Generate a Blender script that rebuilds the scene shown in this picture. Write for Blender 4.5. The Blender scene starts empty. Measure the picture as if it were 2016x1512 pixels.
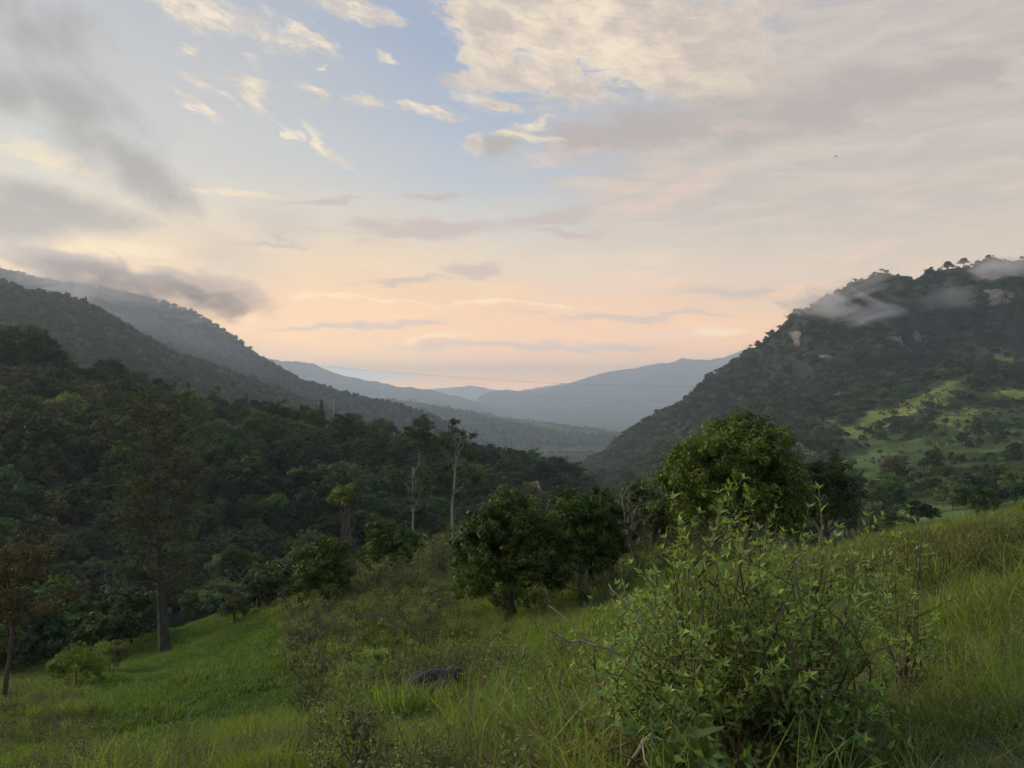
import bpy, math, random
import numpy as np
from mathutils import Vector, Matrix, Euler

# ------------------------------------------------------------------ camera
SC = bpy.context.scene
COL = SC.collection
CX, HY, FX = 1008.0, 765.0, 1523.0       # picture centre column, horizon row, focal length in picture pixels
cam_d = bpy.data.cameras.new('camera')
cam_d.sensor_fit = 'HORIZONTAL'; cam_d.sensor_width = 36.0
cam_d.lens = 36.0 * FX / 2016.0
cam_d.clip_start = 0.05; cam_d.clip_end = 120000.0
cam_d.shift_y = (HY - 756.0) / 2016.0
cam = bpy.data.objects.new('camera', cam_d); COL.objects.link(cam)
cam.location = (0, 0, 0); cam.rotation_euler = (math.radians(90), 0, 0)
SC.camera = cam

# ------------------------------------------------------------------ sun, exposure, render settings
SUN_AZ, SUN_EL = math.radians(-66), math.radians(22)
sun_d = bpy.data.lights.new('sun', 'SUN'); sun_d.energy = 3.2; sun_d.angle = math.radians(35); sun_d.color = (1.0, 0.84, 0.62)
sun = bpy.data.objects.new('sun', sun_d); COL.objects.link(sun)
sdir = Vector((math.sin(SUN_AZ) * math.cos(SUN_EL), math.cos(SUN_AZ) * math.cos(SUN_EL), math.sin(SUN_EL)))
sun.rotation_euler = sdir.to_track_quat('Z', 'Y').to_euler()
SC.view_settings.view_transform = 'Standard'; SC.view_settings.look = 'None'
SC.view_settings.exposure = 0.0; SC.view_settings.gamma = 1.0
SC.view_settings.use_curve_mapping = False
SC.render.engine = 'CYCLES'
cy = SC.cycles
cy.max_bounces = 5; cy.diffuse_bounces = 3; cy.glossy_bounces = 1; cy.transmission_bounces = 3
cy.volume_bounces = 1; cy.transparent_max_bounces = 4
cy.volume_max_steps = 96
cy.use_denoising = True
try: cy.denoiser = 'OPENIMAGEDENOISE'
except Exception: pass
cy.use_adaptive_sampling = True; cy.adaptive_threshold = 0.03

# ------------------------------------------------------------------ node helper
class NB:
    def __init__(s, nt): s.nt = nt; s.n = nt.nodes; s.l = nt.links
    def new(s, t, **kw):
        n = s.n.new(t)
        for k, v in kw.items(): setattr(n, k, v)
        return n
    def put(s, sock, v):
        if isinstance(v, bpy.types.NodeSocket): s.l.new(v, sock)
        elif v is not None: sock.default_value = v
    def m(s, op, a, b=None, c=None, clamp=False):
        n = s.new('ShaderNodeMath', operation=op, use_clamp=clamp)
        s.put(n.inputs[0], a); s.put(n.inputs[1], b)
        if c is not None: s.put(n.inputs[2], c)
        return n.outputs[0]
    def vm(s, op, a, b=None, sc=None):
        n = s.new('ShaderNodeVectorMath', operation=op)
        s.put(n.inputs[0], a); s.put(n.inputs[1], b)
        if sc is not None: s.put(n.inputs['Scale'], sc)
        return n.outputs['Value'] if op in ('LENGTH', 'DOT_PRODUCT', 'DISTANCE') else n.outputs['Vector']
    def noise(s, vec, scale, detail=4, rough=.55, color=False, dist=0.0):
        n = s.new('ShaderNodeTexNoise'); n.inputs['Scale'].default_value = scale
        n.inputs['Detail'].default_value = detail; n.inputs['Roughness'].default_value = rough
        n.inputs['Distortion'].default_value = dist
        if vec is not None: s.l.new(vec, n.inputs['Vector'])
        return n.outputs['Color' if color else 'Fac']
    def sm(s, v, a, b):
        n = s.new('ShaderNodeMapRange', interpolation_type='SMOOTHSTEP')
        s.put(n.inputs['Value'], v); s.put(n.inputs['From Min'], a); s.put(n.inputs['From Max'], b)
        return n.outputs['Result']
    def mix(s, f, a, b, mode='MIX'):
        n = s.new('ShaderNodeMix', data_type='RGBA', blend_type=mode)
        s.put(n.inputs[0], f); s.put(n.inputs[6], a if not isinstance(a, tuple) else (*a[:3], 1)); s.put(n.inputs[7], b if not isinstance(b, tuple) else (*b[:3], 1))
        return n.outputs[2]
    def ramp(s, v, stops):
        n = s.new('ShaderNodeValToRGB'); e = n.color_ramp.elements
        n.color_ramp.interpolation = 'EASE'
        while len(e) < len(stops): e.new(0.5)
        for el, (p, c) in zip(e, stops): el.position = p; el.color = (*c, 1)
        s.put(n.inputs[0], v)
        return n.outputs[0]

def lin(r, g, b):
    f = lambda c: c / 12.92 if c <= .04045 else ((c + .055) / 1.055) ** 2.4
    return (f(r / 255), f(g / 255), f(b / 255))

# ------------------------------------------------------------------ sky
world = bpy.data.worlds.new('World'); SC.world = world; world.use_nodes = True
world.node_tree.nodes.clear()
w = NB(world.node_tree)
SKY_STRENGTH = 0.1
dirv = w.vm('NORMALIZE', w.new('ShaderNodeTexCoord').outputs['Generated'])
sep = w.new('ShaderNodeSeparateXYZ'); w.l.new(dirv, sep.inputs[0])
AZ = w.m('ARCTAN2', sep.outputs[0], sep.outputs[1])
EL = w.m('ARCSINE', sep.outputs[2])
elp = w.m('MAXIMUM', EL, 0.0)
nish = w.new('ShaderNodeTexSky', sky_type='NISHITA'); nish.sun_disc = False
nish.sun_elevation = SUN_EL; nish.sun_rotation = SUN_AZ
nish.air_density = 1.2; nish.dust_density = 2.0; nish.ozone_density = 1.0; nish.altitude = 1400
def sky_el(py): return math.atan((HY - py) / FX)
# clear air: warm at the horizon, blue above (elevation in units of 1.0 rad)
SKYT = [(760, lin(255, 198, 148)), (680, lin(252, 198, 152)), (600, lin(244, 202, 164)), (520, lin(232, 216, 194)), (430, lin(212, 212, 208)),
        (330, lin(190, 201, 215)), (200, lin(178, 190, 209)), (60, lin(167, 182, 206))]
base = w.ramp(elp, [(sky_el(p), c) for p, c in SKYT] + [(0.75, lin(150, 172, 210)), (1.0, lin(150, 172, 210))])
# glow towards the hidden sun
sd = w.vm('DOT_PRODUCT', dirv, tuple(Vector((math.sin(math.radians(-30)), math.cos(math.radians(-30)), 0.17)).normalized()))
glow = w.m('MULTIPLY', w.sm(sd, 0.88, 1.0), 0.32)
base = w.mix(glow, base, lin(255, 234, 188))
sd2 = w.vm('DOT_PRODUCT', dirv, tuple(Vector((math.sin(math.radians(-17)), math.cos(math.radians(-17)), 0.07)).normalized()))
base = w.mix(w.m('MULTIPLY', w.sm(sd2, 0.93, 1.0), w.m('MULTIPLY', w.sm(EL, .27, .06), .6)), base, lin(255, 204, 142))
nscaled = w.vm('SCALE', nish.outputs[0], None, 0.10)
base = w.mix(0.12, base, nscaled)
# warped direction coordinates for the clouds
cv = w.new('ShaderNodeCombineXYZ'); w.put(cv.inputs[0], AZ); w.put(cv.inputs[1], EL); cv = cv.outputs[0]
_rots = {}
def turned(vec, deg):
    key = (vec.node.name, deg)
    if key not in _rots:
        n = w.new('ShaderNodeVectorRotate', rotation_type='Z_AXIS'); w.l.new(vec, n.inputs['Vector']); n.inputs['Angle'].default_value = math.radians(deg)
        _rots[key] = n.outputs[0]
    return _rots[key]
stv = w.vm('MULTIPLY', turned(cv, 12), (1.0, 2.6, 1.0))
hzv = w.vm('MULTIPLY', cv, (1.0, 5.0, 1.0))
wn = w.vm('SUBTRACT', w.noise(stv, 9.0, 4, .62, color=True), (.5, .5, .5))
cw = w.vm('ADD', cv, w.vm('MULTIPLY', wn, (0.11, 0.05, 0.0)))
fine = w.noise(stv, 30.0, 5, .66)
big = w.noise(hzv, 3.0, 4, .6)
streak = w.noise(hzv, 9.0, 6, .62, dist=.4)
iso = w.noise(w.vm('MULTIPLY', cv, (1.0, 1.25, 1.0)), 6.0, 8, .62, dist=.5)
mixn = w.noise(w.vm('ADD', stv, w.vm('SCALE', wn, None, .12)), 11.0, 9, .68)
def blobfield(lst, vec):
    cur = None
    for (px, py, sx, sy, rot) in lst:
        rot = min((-20, -6, 0, 12, 26, 42), key=lambda q: abs(q - rot))
        a = math.atan((px - CX) / FX); e = math.atan((HY - py) / FX * math.cos(a))
        v = turned(vec, rot); c_, s_ = math.cos(math.radians(rot)), math.sin(math.radians(rot))
        ax, ay = a * c_ - e * s_, a * s_ + e * c_
        n = w.new('ShaderNodeVectorMath', operation='MULTIPLY_ADD'); w.l.new(v, n.inputs[0])
        n.inputs[1].default_value = (FX / sx, FX / sy, 0); n.inputs[2].default_value = (-ax * FX / sx, -ay * FX / sy, 0)
        d = w.vm('LENGTH', n.outputs[0])
        cur = d if cur is None else w.m('MINIMUM', cur, d)
    return w.m('SUBTRACT', 1.0, cur)
def cloud(col, lst, vec, color, k=1.2, t0=0.0, t1=.55, op=1.0, nz=None):
    f = blobfield(lst, vec)
    f = w.m('ADD', f, w.m('MULTIPLY', w.m('SUBTRACT', nz if nz is not None else fine, .5), k))
    f = w.sm(f, t0, t1)
    return w.mix(w.m('MULTIPLY', f, op), col, color), f
VEIL = [(1900, 200, 850, 420, 0), (1500, 330, 520, 190, -8)]
base = w.mix(w.m('MULTIPLY', w.sm(streak, .42, .72), w.m('MULTIPLY', w.sm(EL, .42, .10), .38)), base, lin(226, 196, 178))
base = w.mix(w.m('MULTIPLY', w.sm(streak, .50, .30), w.m('MULTIPLY', w.sm(EL, .30, .05), .30)), base, lin(255, 222, 180))
sky, fv = cloud(base, VEIL, cw, w.mix(w.sm(streak, .35, .68), lin(200, 190, 182), lin(218, 204, 190)), k=1.0, t0=-.05, t1=.6, op=.88, nz=streak)
open_sky = w.mix(w.m('MULTIPLY', w.sm(big, .48, .75), .55), sky, lin(222, 208, 196))
MAUVE = [(830, 448, 200, 22, 1), (1100, 428, 120, 20, -6), (930, 527, 75, 13, 6), (800, 551, 110, 8, -3), (640, 396, 95, 10, -10),
         (540, 475, 80, 6, 0), (1130, 458, 90, 9, 3), (1060, 682, 330, 14, 0), (850, 380, 90, 8, 2), (1250, 620, 260, 10, -1), (700, 640, 240, 8, 0)]
sky, _ = cloud(sky, MAUVE, cw, lin(198, 183, 180), k=1.5, t0=-.12, t1=.7, op=.8, nz=streak)
SLATE = [(1470, 567, 170, 18, -2), (1700, 600, 200, 12, 0)]
sky, _ = cloud(sky, SLATE, cw, lin(184, 178, 186), k=1.3, t0=0, t1=.9, op=.7, nz=streak)
PINK = [(1200, 560, 250, 40, -8), (1280, 400, 170, 60, -20), (1120, 300, 140, 30, -5), (1400, 650, 120, 20, 0), (1650, 505, 150, 12, -5), (1450, 255, 120, 20, 5)]
sky, _ = cloud(sky, PINK, cw, lin(232, 205, 190), k=2.4, t0=0, t1=1.1, op=.7, nz=streak)
BRIGHT = [(430, 22, 250, 52, 13), (600, 66, 90, 15, 24), (690, 12, 100, 36, 8), (366, 92, 26, 20, 30), (405, 172, 75, 18, 28), (505, 202, 62, 28, 20),
          (560, 258, 42, 9, 30), (632, 288, 58, 14, 38), (372, 206, 60, 12, 27), (620, 184, 44, 20, 20), (715, 208, 44, 28, 10), (850, 222, 95, 20, 4),
          (965, 205, 66, 14, 18), (745, 122, 32, 12, 10), (640, 127, 26, 9, 0), 
          (1050, 245, 80, 14, -22), (940, 290, 40, 24, 0)]
sky, fb = cloud(sky, BRIGHT, cw, w.mix(w.sm(w.m('ADD', fine, w.m('MULTIPLY', big, .6)), .62, .98), lin(250, 235, 210), lin(206, 196, 190)), k=3.3, t0=.02, t1=.85, op=.95, nz=mixn)
BIGC = [(1080, 40, 215, 125, 12), (985, 70, 108, 115, 0), (1300, 70, 270, 120, 12), (1090, 160, 130, 45, 12)]
sky, _ = cloud(sky, BIGC, cw, w.mix(w.sm(w.m('ADD', w.m('MULTIPLY', mixn, .55), w.m('ADD', w.m('MULTIPLY', iso, .5), w.m('MULTIPLY', fine, .10))), .46, .68), lin(254, 235, 206), lin(206, 192, 183)), k=2.3, t0=-.04, t1=.38, op=.97, nz=mixn)
UNDER = [(1260, 262, 360, 50, -5), (1680, 195, 400, 60, -4), (1000, 287, 90, 26, -4)]
sky, _ = cloud(sky, UNDER, cw, lin(186, 176, 171), k=2.2, t0=-.05, t1=.8, op=.9, nz=mixn)
THIN = [(80, 300, 130, 28, 14), (460, 378, 120, 10, 2), (200, 488, 170, 12, 4), (240, 500, 120, 9, 4), (1420, 655, 90, 10, 0), (860, 665, 120, 7, -4), (1040, 268, 110, 10, 0), (700, 590, 200, 8, 0), (1000, 600, 260, 9, 0)]
sky, _ = cloud(sky, THIN, cw, lin(252, 232, 196), k=1.5, t0=.05, t1=.9, op=.7)
DARK = [(150, 210, 150, 100, 40), (255, 320, 120, 50, 52), (20, 190, 80, 60, 10), (100, 400, 200, 40, 12), (20, 430, 110, 60, 0), (60, 60, 140, 90, 20)]
sky, _ = cloud(sky, DARK, cv, lin(170, 167, 165), k=3.4, t0=-.15, t1=1.0, op=.9, nz=iso)
sky, _ = cloud(sky, [(560, 440, 110, 60, 10), (420, 500, 160, 60, 12)], cv, lin(196, 188, 182), k=2.0, t0=-.1, t1=1.2, op=.6, nz=iso)
BANK = [(735, 741, 95, 9, 5), (690, 731, 60, 9, 8)]
sky, _ = cloud(sky, BANK, cv, lin(196, 206, 236), k=.5, t0=0, t1=.3, op=1.0)
HORIZON_GAIN = w.m('ADD', 1.0, w.m('MULTIPLY', w.m('POWER', 2.718, w.m('MULTIPLY', elp, -13.0)), 2.0))
HORIZON_GAIN = w.m('ADD', HORIZON_GAIN, w.m('MULTIPLY', w.m('POWER', 2.718, w.m('MULTIPLY', elp, -50.0)), 2.2))
gc = w.new('ShaderNodeCombineXYZ'); hz_ = w.m('SUBTRACT', HORIZON_GAIN, 1.0)
for q, kq in enumerate((1.0, .77, .44)): w.put(gc.inputs[q], w.m('DIVIDE', w.m('ADD', 1.0, w.m('MULTIPLY', hz_, kq)), SKY_STRENGTH))
gain = gc.outputs[0]
def background(c):
    bg = w.new('ShaderNodeBackground'); bg.inputs['Strength'].default_value = SKY_STRENGTH
    w.l.new(w.vm('MULTIPLY', c, gain), bg.inputs['Color']); return bg.outputs[0]
# the western sky carries the drawn cloud field; the rest of the dome only the broad veil
west = w.m('MULTIPLY', w.m('LESS_THAN', w.m('ABSOLUTE', AZ), 0.84), w.m('MULTIPLY', w.m('LESS_THAN', EL, 0.62), w.m('GREATER_THAN', EL, -0.02)))
ms = w.new('ShaderNodeMixShader'); w.l.new(west, ms.inputs[0]); w.l.new(background(open_sky), ms.inputs[1]); w.l.new(background(sky), ms.inputs[2])
wo = w.new('ShaderNodeOutputWorld'); w.l.new(ms.outputs[0], wo.inputs['Surface'])
world.cycles.sampling_method = 'MANUAL'; world.cycles.sample_map_resolution = 512
# ------------------------------------------------------------------ mesh helpers
def link(o, parent=None):
    COL.objects.link(o)
    if parent is not None: o.parent = parent
    return o
def tag(o, label=None, cat=None, group=None, kind=None):
    if label: o['label'] = label
    if cat: o['category'] = cat
    if group: o['group'] = group
    if kind: o['kind'] = kind
    return o
def empty(name, loc, label=None, cat=None, group=None, rz=0.0, sc=1.0):
    o = bpy.data.objects.new(name, None); link(o)
    o.location = loc; o.rotation_euler = (0, 0, rz); o.scale = (sc, sc, sc); o.empty_display_size = .2
    return tag(o, label, cat, group)
def mesh_np(name, V, Q=None, T=None, C=None, mat=None, smooth=False):
    V = np.asarray(V, dtype=np.float32); nq = 0 if Q is None else len(Q); nt = 0 if T is None else len(T)
    me = bpy.data.meshes.new(name); me.vertices.add(len(V)); me.vertices.foreach_set('co', V.ravel())
    li = []
    if nq: li.append(np.asarray(Q, dtype=np.int32).ravel())
    if nt: li.append(np.asarray(T, dtype=np.int32).ravel())
    li = np.concatenate(li); me.loops.add(len(li)); me.loops.foreach_set('vertex_index', li)
    ls = np.concatenate([np.arange(nq) * 4, nq * 4 + np.arange(nt) * 3]).astype(np.int32)
    me.polygons.add(nq + nt); me.polygons.foreach_set('loop_start', ls)
    if smooth: me.polygons.foreach_set('use_smooth', np.ones(nq + nt, dtype=bool))
    me.update(calc_edges=True); me.validate()
    if C is not None:
        a = me.color_attributes.new('Col', 'FLOAT_COLOR', 'POINT')
        C = np.asarray(C, dtype=np.float32)
        if C.shape[1] == 3: C = np.concatenate([C, np.ones((len(C), 1), np.float32)], 1)
        a.data.foreach_set('color', C.ravel())
    if mat: me.materials.append(mat)
    return me
def obj(name, me, parent=None):
    return link(bpy.data.objects.new(name, me), parent)
class MB:
    """collects vertices, quads and triangles of one mesh"""
    def __init__(s): s.V = []; s.Q = []; s.T = []; s.C = []; s.n = 0
    def add(s, V, Q=None, T=None, C=None):
        V = np.asarray(V, float).reshape(-1, 3)
        if Q is not None and len(Q): s.Q.append(np.asarray(Q) + s.n)
        if T is not None and len(T): s.T.append(np.asarray(T) + s.n)
        if C is None: C = np.ones((len(V), 3))
        C = np.asarray(C, float)
        if C.ndim == 1: C = np.tile(C, (len(V), 1))
        s.V.append(V); s.C.append(C); s.n += len(V)
    def mesh(s, name, mat, smooth=False):
        return mesh_np(name, np.concatenate(s.V), np.concatenate(s.Q) if s.Q else None, np.concatenate(s.T) if s.T else None, np.concatenate(s.C), mat, smooth)
    def tube(s, P, R, sides=6, C=None, cap=True):
        P = np.asarray(P, float); n = len(P); R = np.broadcast_to(np.asarray(R, float), (n,))
        t = np.gradient(P, axis=0); t /= np.linalg.norm(t, axis=1, keepdims=True) + 1e-9
        ref = np.array([0, 0, 1.0]) if abs(t[0][2]) < .9 else np.array([1.0, 0, 0])
        a = np.cross(t, ref); a /= np.linalg.norm(a, axis=1, keepdims=True) + 1e-9
        b = np.cross(t, a)
        ang = np.arange(sides) / sides * 2 * np.pi
        V = P[:, None, :] + R[:, None, None] * (np.cos(ang)[None, :, None] * a[:, None, :] + np.sin(ang)[None, :, None] * b[:, None, :])
        i = np.arange(n - 1)[:, None] * sides; j = np.arange(sides)[None, :]; j2 = (j + 1) % sides
        Q = np.stack([i + j, i + j2, i + sides + j2, i + sides + j], -1).reshape(-1, 4)
        V = V.reshape(-1, 3); T = None
        if cap:
            V = np.concatenate([V, P[-1:]]); k = len(V) - 1; o = (n - 1) * sides
            T = [(o + q, o + (q + 1) % sides, k) for q in range(sides)]
        s.add(V, Q, T, C)
    def box(s, c, h, C=None, rz=0.0):
        c = np.asarray(c, float); h = np.asarray(h, float)
        V = np.array([(x, y, z) for z in (-1, 1) for y in (-1, 1) for x in (-1, 1)], float) * h
        cz, sz = math.cos(rz), math.sin(rz)
        V = np.stack([V[:, 0] * cz - V[:, 1] * sz, V[:, 0] * sz + V[:, 1] * cz, V[:, 2]], 1) + c
        s.add(V, [(0, 2, 3, 1), (4, 5, 7, 6), (0, 1, 5, 4), (2, 6, 7, 3), (0, 4, 6, 2), (1, 3, 7, 5)], None, C)

def P(px, py, y): return np.array([(px - CX) / FX * y, y, (HY - py) / FX * y])
def proj(X, Y, Z): return CX + FX * X / Y, HY - FX * Z / Y
def sstep(v, a, b):
    t = np.clip((v - a) / (b - a), 0, 1); return t * t * (3 - 2 * t)
def unit(v): return v / (np.linalg.norm(v, axis=-1, keepdims=True) + 1e-9)
_rs = np.random.RandomState(7); _perm = _rs.permutation(512); _perm = np.concatenate([_perm, _perm]); _val = _rs.rand(512) * 2 - 1
def vnoise(x, y, seed=0):
    x = np.asarray(x, float) + seed * 17.3; y = np.asarray(y, float) - seed * 9.7
    xi = np.floor(x).astype(int); yi = np.floor(y).astype(int); fx = x - xi; fy = y - yi
    fx = fx ** 3 * (fx * (fx * 6 - 15) + 10); fy = fy ** 3 * (fy * (fy * 6 - 15) + 10)
    h = lambda a, b: _val[_perm[(_perm[a & 511] + b) & 511]]
    return (h(xi, yi) * (1 - fx) + h(xi + 1, yi) * fx) * (1 - fy) + (h(xi, yi + 1) * (1 - fx) + h(xi + 1, yi + 1) * fx) * fy
def fbm(x, y, wl, octv=4, seed=0, gain=.5):
    s = 0; a = 1; f = 1.0 / wl
    for o in range(octv): s = s + a * vnoise(np.asarray(x) * f, np.asarray(y) * f, seed + o * 3); a *= gain; f *= 2.03
    return s
def in_poly(px, py, poly):
    c = np.zeros(np.shape(px), bool); n = len(poly)
    for i in range(n):
        x1, y1 = poly[i]; x2, y2 = poly[(i + 1) % n]
        if y1 == y2: continue
        c ^= ((y1 > py) != (y2 > py)) & (px < (x2 - x1) * (py - y1) / (y2 - y1) + x1)
    return c

# ------------------------------------------------------------------ materials
MATS = {}
def m_leaf(name, rgb, transl=.3, jitter=.12, rough=.6, spec=.12):
    m = bpy.data.materials.new(name); m.use_nodes = True; nt = m.node_tree; nt.nodes.clear(); b = NB(nt)
    at = b.new('ShaderNodeAttribute', attribute_name='Col').outputs['Color']
    c = b.mix(1.0, at, rgb, 'MULTIPLY')
    oi = b.new('ShaderNodeObjectInfo').outputs['Random']
    hs = b.new('ShaderNodeHueSaturation'); b.put(hs.inputs['Hue'], b.m('ADD', .5, b.m('MULTIPLY', b.m('SUBTRACT', oi, .5), jitter * .22)))
    b.put(hs.inputs['Value'], b.m('ADD', 1.0 - jitter * 1.6, b.m('MULTIPLY', b.m('FRACT', b.m('MULTIPLY', oi, 17.31)), jitter * 3.2)))
    b.put(hs.inputs['Saturation'], b.m('ADD', 1.0 - jitter, b.m('MULTIPLY', b.m('FRACT', b.m('MULTIPLY', oi, 7.77)), jitter * 1.6)))
    b.l.new(c, hs.inputs['Color']); c = hs.outputs[0]
    p = b.new('ShaderNodeBsdfPrincipled'); b.l.new(c, p.inputs['Base Color']); p.inputs['Roughness'].default_value = rough
    p.inputs['Specular IOR Level'].default_value = spec
    t = b.new('ShaderNodeBsdfTranslucent'); b.l.new(b.mix(1.0, c, (1.25, 1.25, .7), 'MULTIPLY'), t.inputs['Color'])
    mx = b.new('ShaderNodeMixShader'); mx.inputs[0].default_value = transl
    b.l.new(p.outputs[0], mx.inputs[1]); b.l.new(t.outputs[0], mx.inputs[2])
    o = b.new('ShaderNodeOutputMaterial'); b.l.new(mx.outputs[0], o.inputs['Surface'])
    MATS[name] = m; return m
def m_bark(name, c1, c2, scale=6.0, rough=.9):
    m = bpy.data.materials.new(name); m.use_nodes = True; b = NB(m.node_tree); p = b.n['Principled BSDF']
    tc = b.new('ShaderNodeTexCoord').outputs['Object']
    mp = b.new('ShaderNodeMapping'); mp.inputs['Scale'].default_value = (1, 1, .25); b.l.new(tc, mp.inputs[0])
    n = b.noise(mp.outputs[0], scale, 6, .65)
    at = b.new('ShaderNodeAttribute', attribute_name='Col').outputs['Color']
    b.l.new(b.mix(1.0, b.mix(b.sm(n, .35, .68), c1, c2), at, 'MULTIPLY'), p.inputs['Base Color'])
    p.inputs['Roughness'].default_value = rough; p.inputs['Specular IOR Level'].default_value = .15
    bu = b.new('ShaderNodeBump'); bu.inputs['Strength'].default_value = .6; bu.inputs['Distance'].default_value = .03
    b.l.new(n, bu.inputs['Height']); b.l.new(bu.outputs[0], p.inputs['Normal'])
    MATS[name] = m; return m
def m_plain(name, c1, c2, scale=3.0, rough=.85, bump=.02, coord='Object'):
    m = bpy.data.materials.new(name); m.use_nodes = True; b = NB(m.node_tree); p = b.n['Principled BSDF']
    tc = b.new('ShaderNodeTexCoord').outputs[coord]
    n = b.noise(tc, scale, 7, .6)
    b.l.new(b.mix(b.sm(n, .3, .7), c1, c2), p.inputs['Base Color'])
    p.inputs['Roughness'].default_value = rough; p.inputs['Specular IOR Level'].default_value = .2
    bu = b.new('ShaderNodeBump'); bu.inputs['Strength'].default_value = .7; bu.inputs['Distance'].default_value = bump
    b.l.new(n, bu.inputs['Height']); b.l.new(bu.outputs[0], p.inputs['Normal'])
    MATS[name] = m; return m
G1 = m_leaf('leaf_forest', (.056, .100, .030), jitter=.26)
G2 = m_leaf('leaf_forest_light', (.100, .160, .040), jitter=.26)
G3 = m_leaf('leaf_forest_brown', (.105, .108, .046), jitter=.26)
G4 = m_leaf('leaf_forest_dark', (.036, .070, .024), jitter=.26)
G5 = m_leaf('leaf_glossy', (.066, .112, .018), transl=.28, jitter=.05, rough=.5, spec=.2)
G5B = m_leaf('leaf_glossy_bright', (.110, .165, .028), transl=.3, jitter=.05, rough=.5, spec=.22)
G6 = m_leaf('leaf_shrub', (.215, .300, .080), transl=.42, jitter=.03, rough=.6)
G7 = m_leaf('leaf_rust', (.088, .076, .034), transl=.25, jitter=.05)
G8 = m_leaf('leaf_lime', (.135, .190, .035), transl=.4, jitter=.08)
G9 = m_leaf('leaf_feathery', (.066, .090, .036), transl=.3, jitter=.05)
GG = m_leaf('grass_blade', (.185, .262, .056), transl=.4, jitter=.10, rough=.6)
GM = m_leaf('meadow_blade', (.138, .222, .050), transl=.4, jitter=.12, rough=.6)
GW = m_leaf('weed_leaf', (.145, .185, .052), transl=.3, jitter=.16, rough=.6)
B1 = m_bark('bark_brown', (.055, .045, .036), (.14, .12, .10))
B2 = m_bark('bark_pale', (.17, .165, .15), (.30, .29, .27), 3.0)
B3 = m_bark('wood_dry', (.15, .125, .09), (.36, .32, .25), 14.0)
B4 = m_bark('twig_brown', (.075, .055, .04), (.17, .135, .10), 12.0)
B5 = m_bark('bark_grey', (.12, .11, .10), (.26, .25, .24), 5.0)
ROCK = m_plain('rock_dark', (.018, .016, .014), (.085, .078, .066), 7.0, .95, .08)
CLIFF = m_plain('rock_cliff', (.07, .065, .052), (.27, .245, .21), .22, .95, 1.2, 'Object')
EARTH = m_plain('bare_earth', (.26, .21, .16), (.42, .36, .28), .6, .95, .4)
WALLM = m_plain('house_wall', (.42, .41, .39), (.55, .54, .51), .8, .9, .01)
ROOFM = m_plain('house_roof', (.34, .35, .36), (.5, .5, .5), 1.2, .6, .01)
ROOFR = m_plain('house_roof_tile', (.24, .12, .08), (.34, .18, .12), 1.2, .8, .02)
DARKM = m_plain('dark_opening', (.02, .02, .022), (.035, .035, .035), 2.0, .5, .001)
POLEM = m_plain('concrete_pole', (.36, .36, .35), (.46, .46, .45), 2.0, .8, .004)
WIREM = m_plain('wire_metal', (.10, .10, .11), (.14, .14, .15), 2.0, .6, .001)
BIRDM = m_plain('bird_feather', (.02, .02, .02), (.05, .045, .04), 8.0, .8, .002)
PLAST = m_plain('greenhouse_cover', (.40, .42, .44), (.50, .51, .52), .05, .6, .1)
FLOWR = m_plain('petal_orange', (.62, .16, .03), (.78, .28, .05), 40.0, .6, .001)

# ------------------------------------------------------------------ terrain
def L(*pts):
    a = np.array(pts, float); return a[:, 0], a[:, 1]
BASE_Y = np.array([1, 60, 110, 200, 300, 600, 1000, 2000, 3000, 5000, 8000, 60000.])
BASE_Z = np.array([-30, -34, -42, -50, -60, -85, -115, -190, -232, -285, -305, -320.])
class Loft:
    """land form given by lines from near to far; each line: ((px, depth), ...), ((px, row), ...) or heights"""
    def __init__(s, lines): s.lines = lines
    def z(s, px, y):
        Y = []; Z = []
        for yl, pl, isz in s.lines:
            yy = np.interp(px, *L(*yl)); v = np.interp(px, *L(*pl))
            Y.append(yy); Z.append(v if isz else yy * (HY - v) / FX)
        out = np.where(y < Y[0], Z[0] - (Y[0] - y) * .6, 0.0)
        for k in range(len(Y) - 1):
            t = np.clip((y - Y[k]) / np.maximum(Y[k + 1] - Y[k], 1e-3), 0, 1)
            out = np.where((y >= Y[k]) & (y <= Y[k + 1]), Z[k] + (Z[k + 1] - Z[k]) * t, out)
        out = np.where(y > Y[-1], Z[-1] - (y - Y[-1]) * .5, out)
        return out
one = lambda v: ((0, v), (1, v))
LEFT1 = Loft([(one(115), ((-900, -34), (0, -42), (600, -42), (900, -43), (1180, -48), (1300, -60)), 1),
              (((0, 190), (600, 210), (900, 230), (1180, 280)), ((-900, 760), (0, 890), (300, 940), (600, 985), (900, 1010), (1100, 1030), (1180, 1055), (1260, 1130)), 0),
              (((-900, 290), (0, 300), (300, 310), (600, 340), (900, 410), (1180, 480)),
               ((-900, 560), (-200, 650), (0, 684), (80, 700), (150, 737), (200, 742), (300, 782), (480, 806), (560, 822), (650, 842), (740, 858), (830, 878), (1000, 908), (1080, 926), (1140, 956), (1180, 980), (1210, 1010), (1300, 1080)), 0),
              (((-900, 420), (0, 440), (600, 500), (1180, 640)), ((-900, 20), (0, -25), (600, -60), (900, -85), (1180, -105), (1300, -120)), 1)])
LEFT2 = Loft([(one(620), ((-900, 90), (0, 10), (400, -35), (700, -70), (1000, -110), (1200, -140)), 1),
              (((-900, 1100), (0, 1100), (170, 1150), (330, 1200), (520, 1300), (1000, 1300)),
               ((-900, 400), (-300, 500), (-60, 556), (0, 566), (60, 584), (170, 611), (250, 650), (330, 700), (400, 731), (520, 772), (600, 798), (700, 836), (850, 890), (1000, 960), (1200, 1020)), 0),  # unseen crest left of the frame raised to block sun from left slopes
              (((-900, 1500), (1200, 1500)), ((-900, 120), (0, 60), (400, -40), (1200, -240)), 1)])
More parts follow.
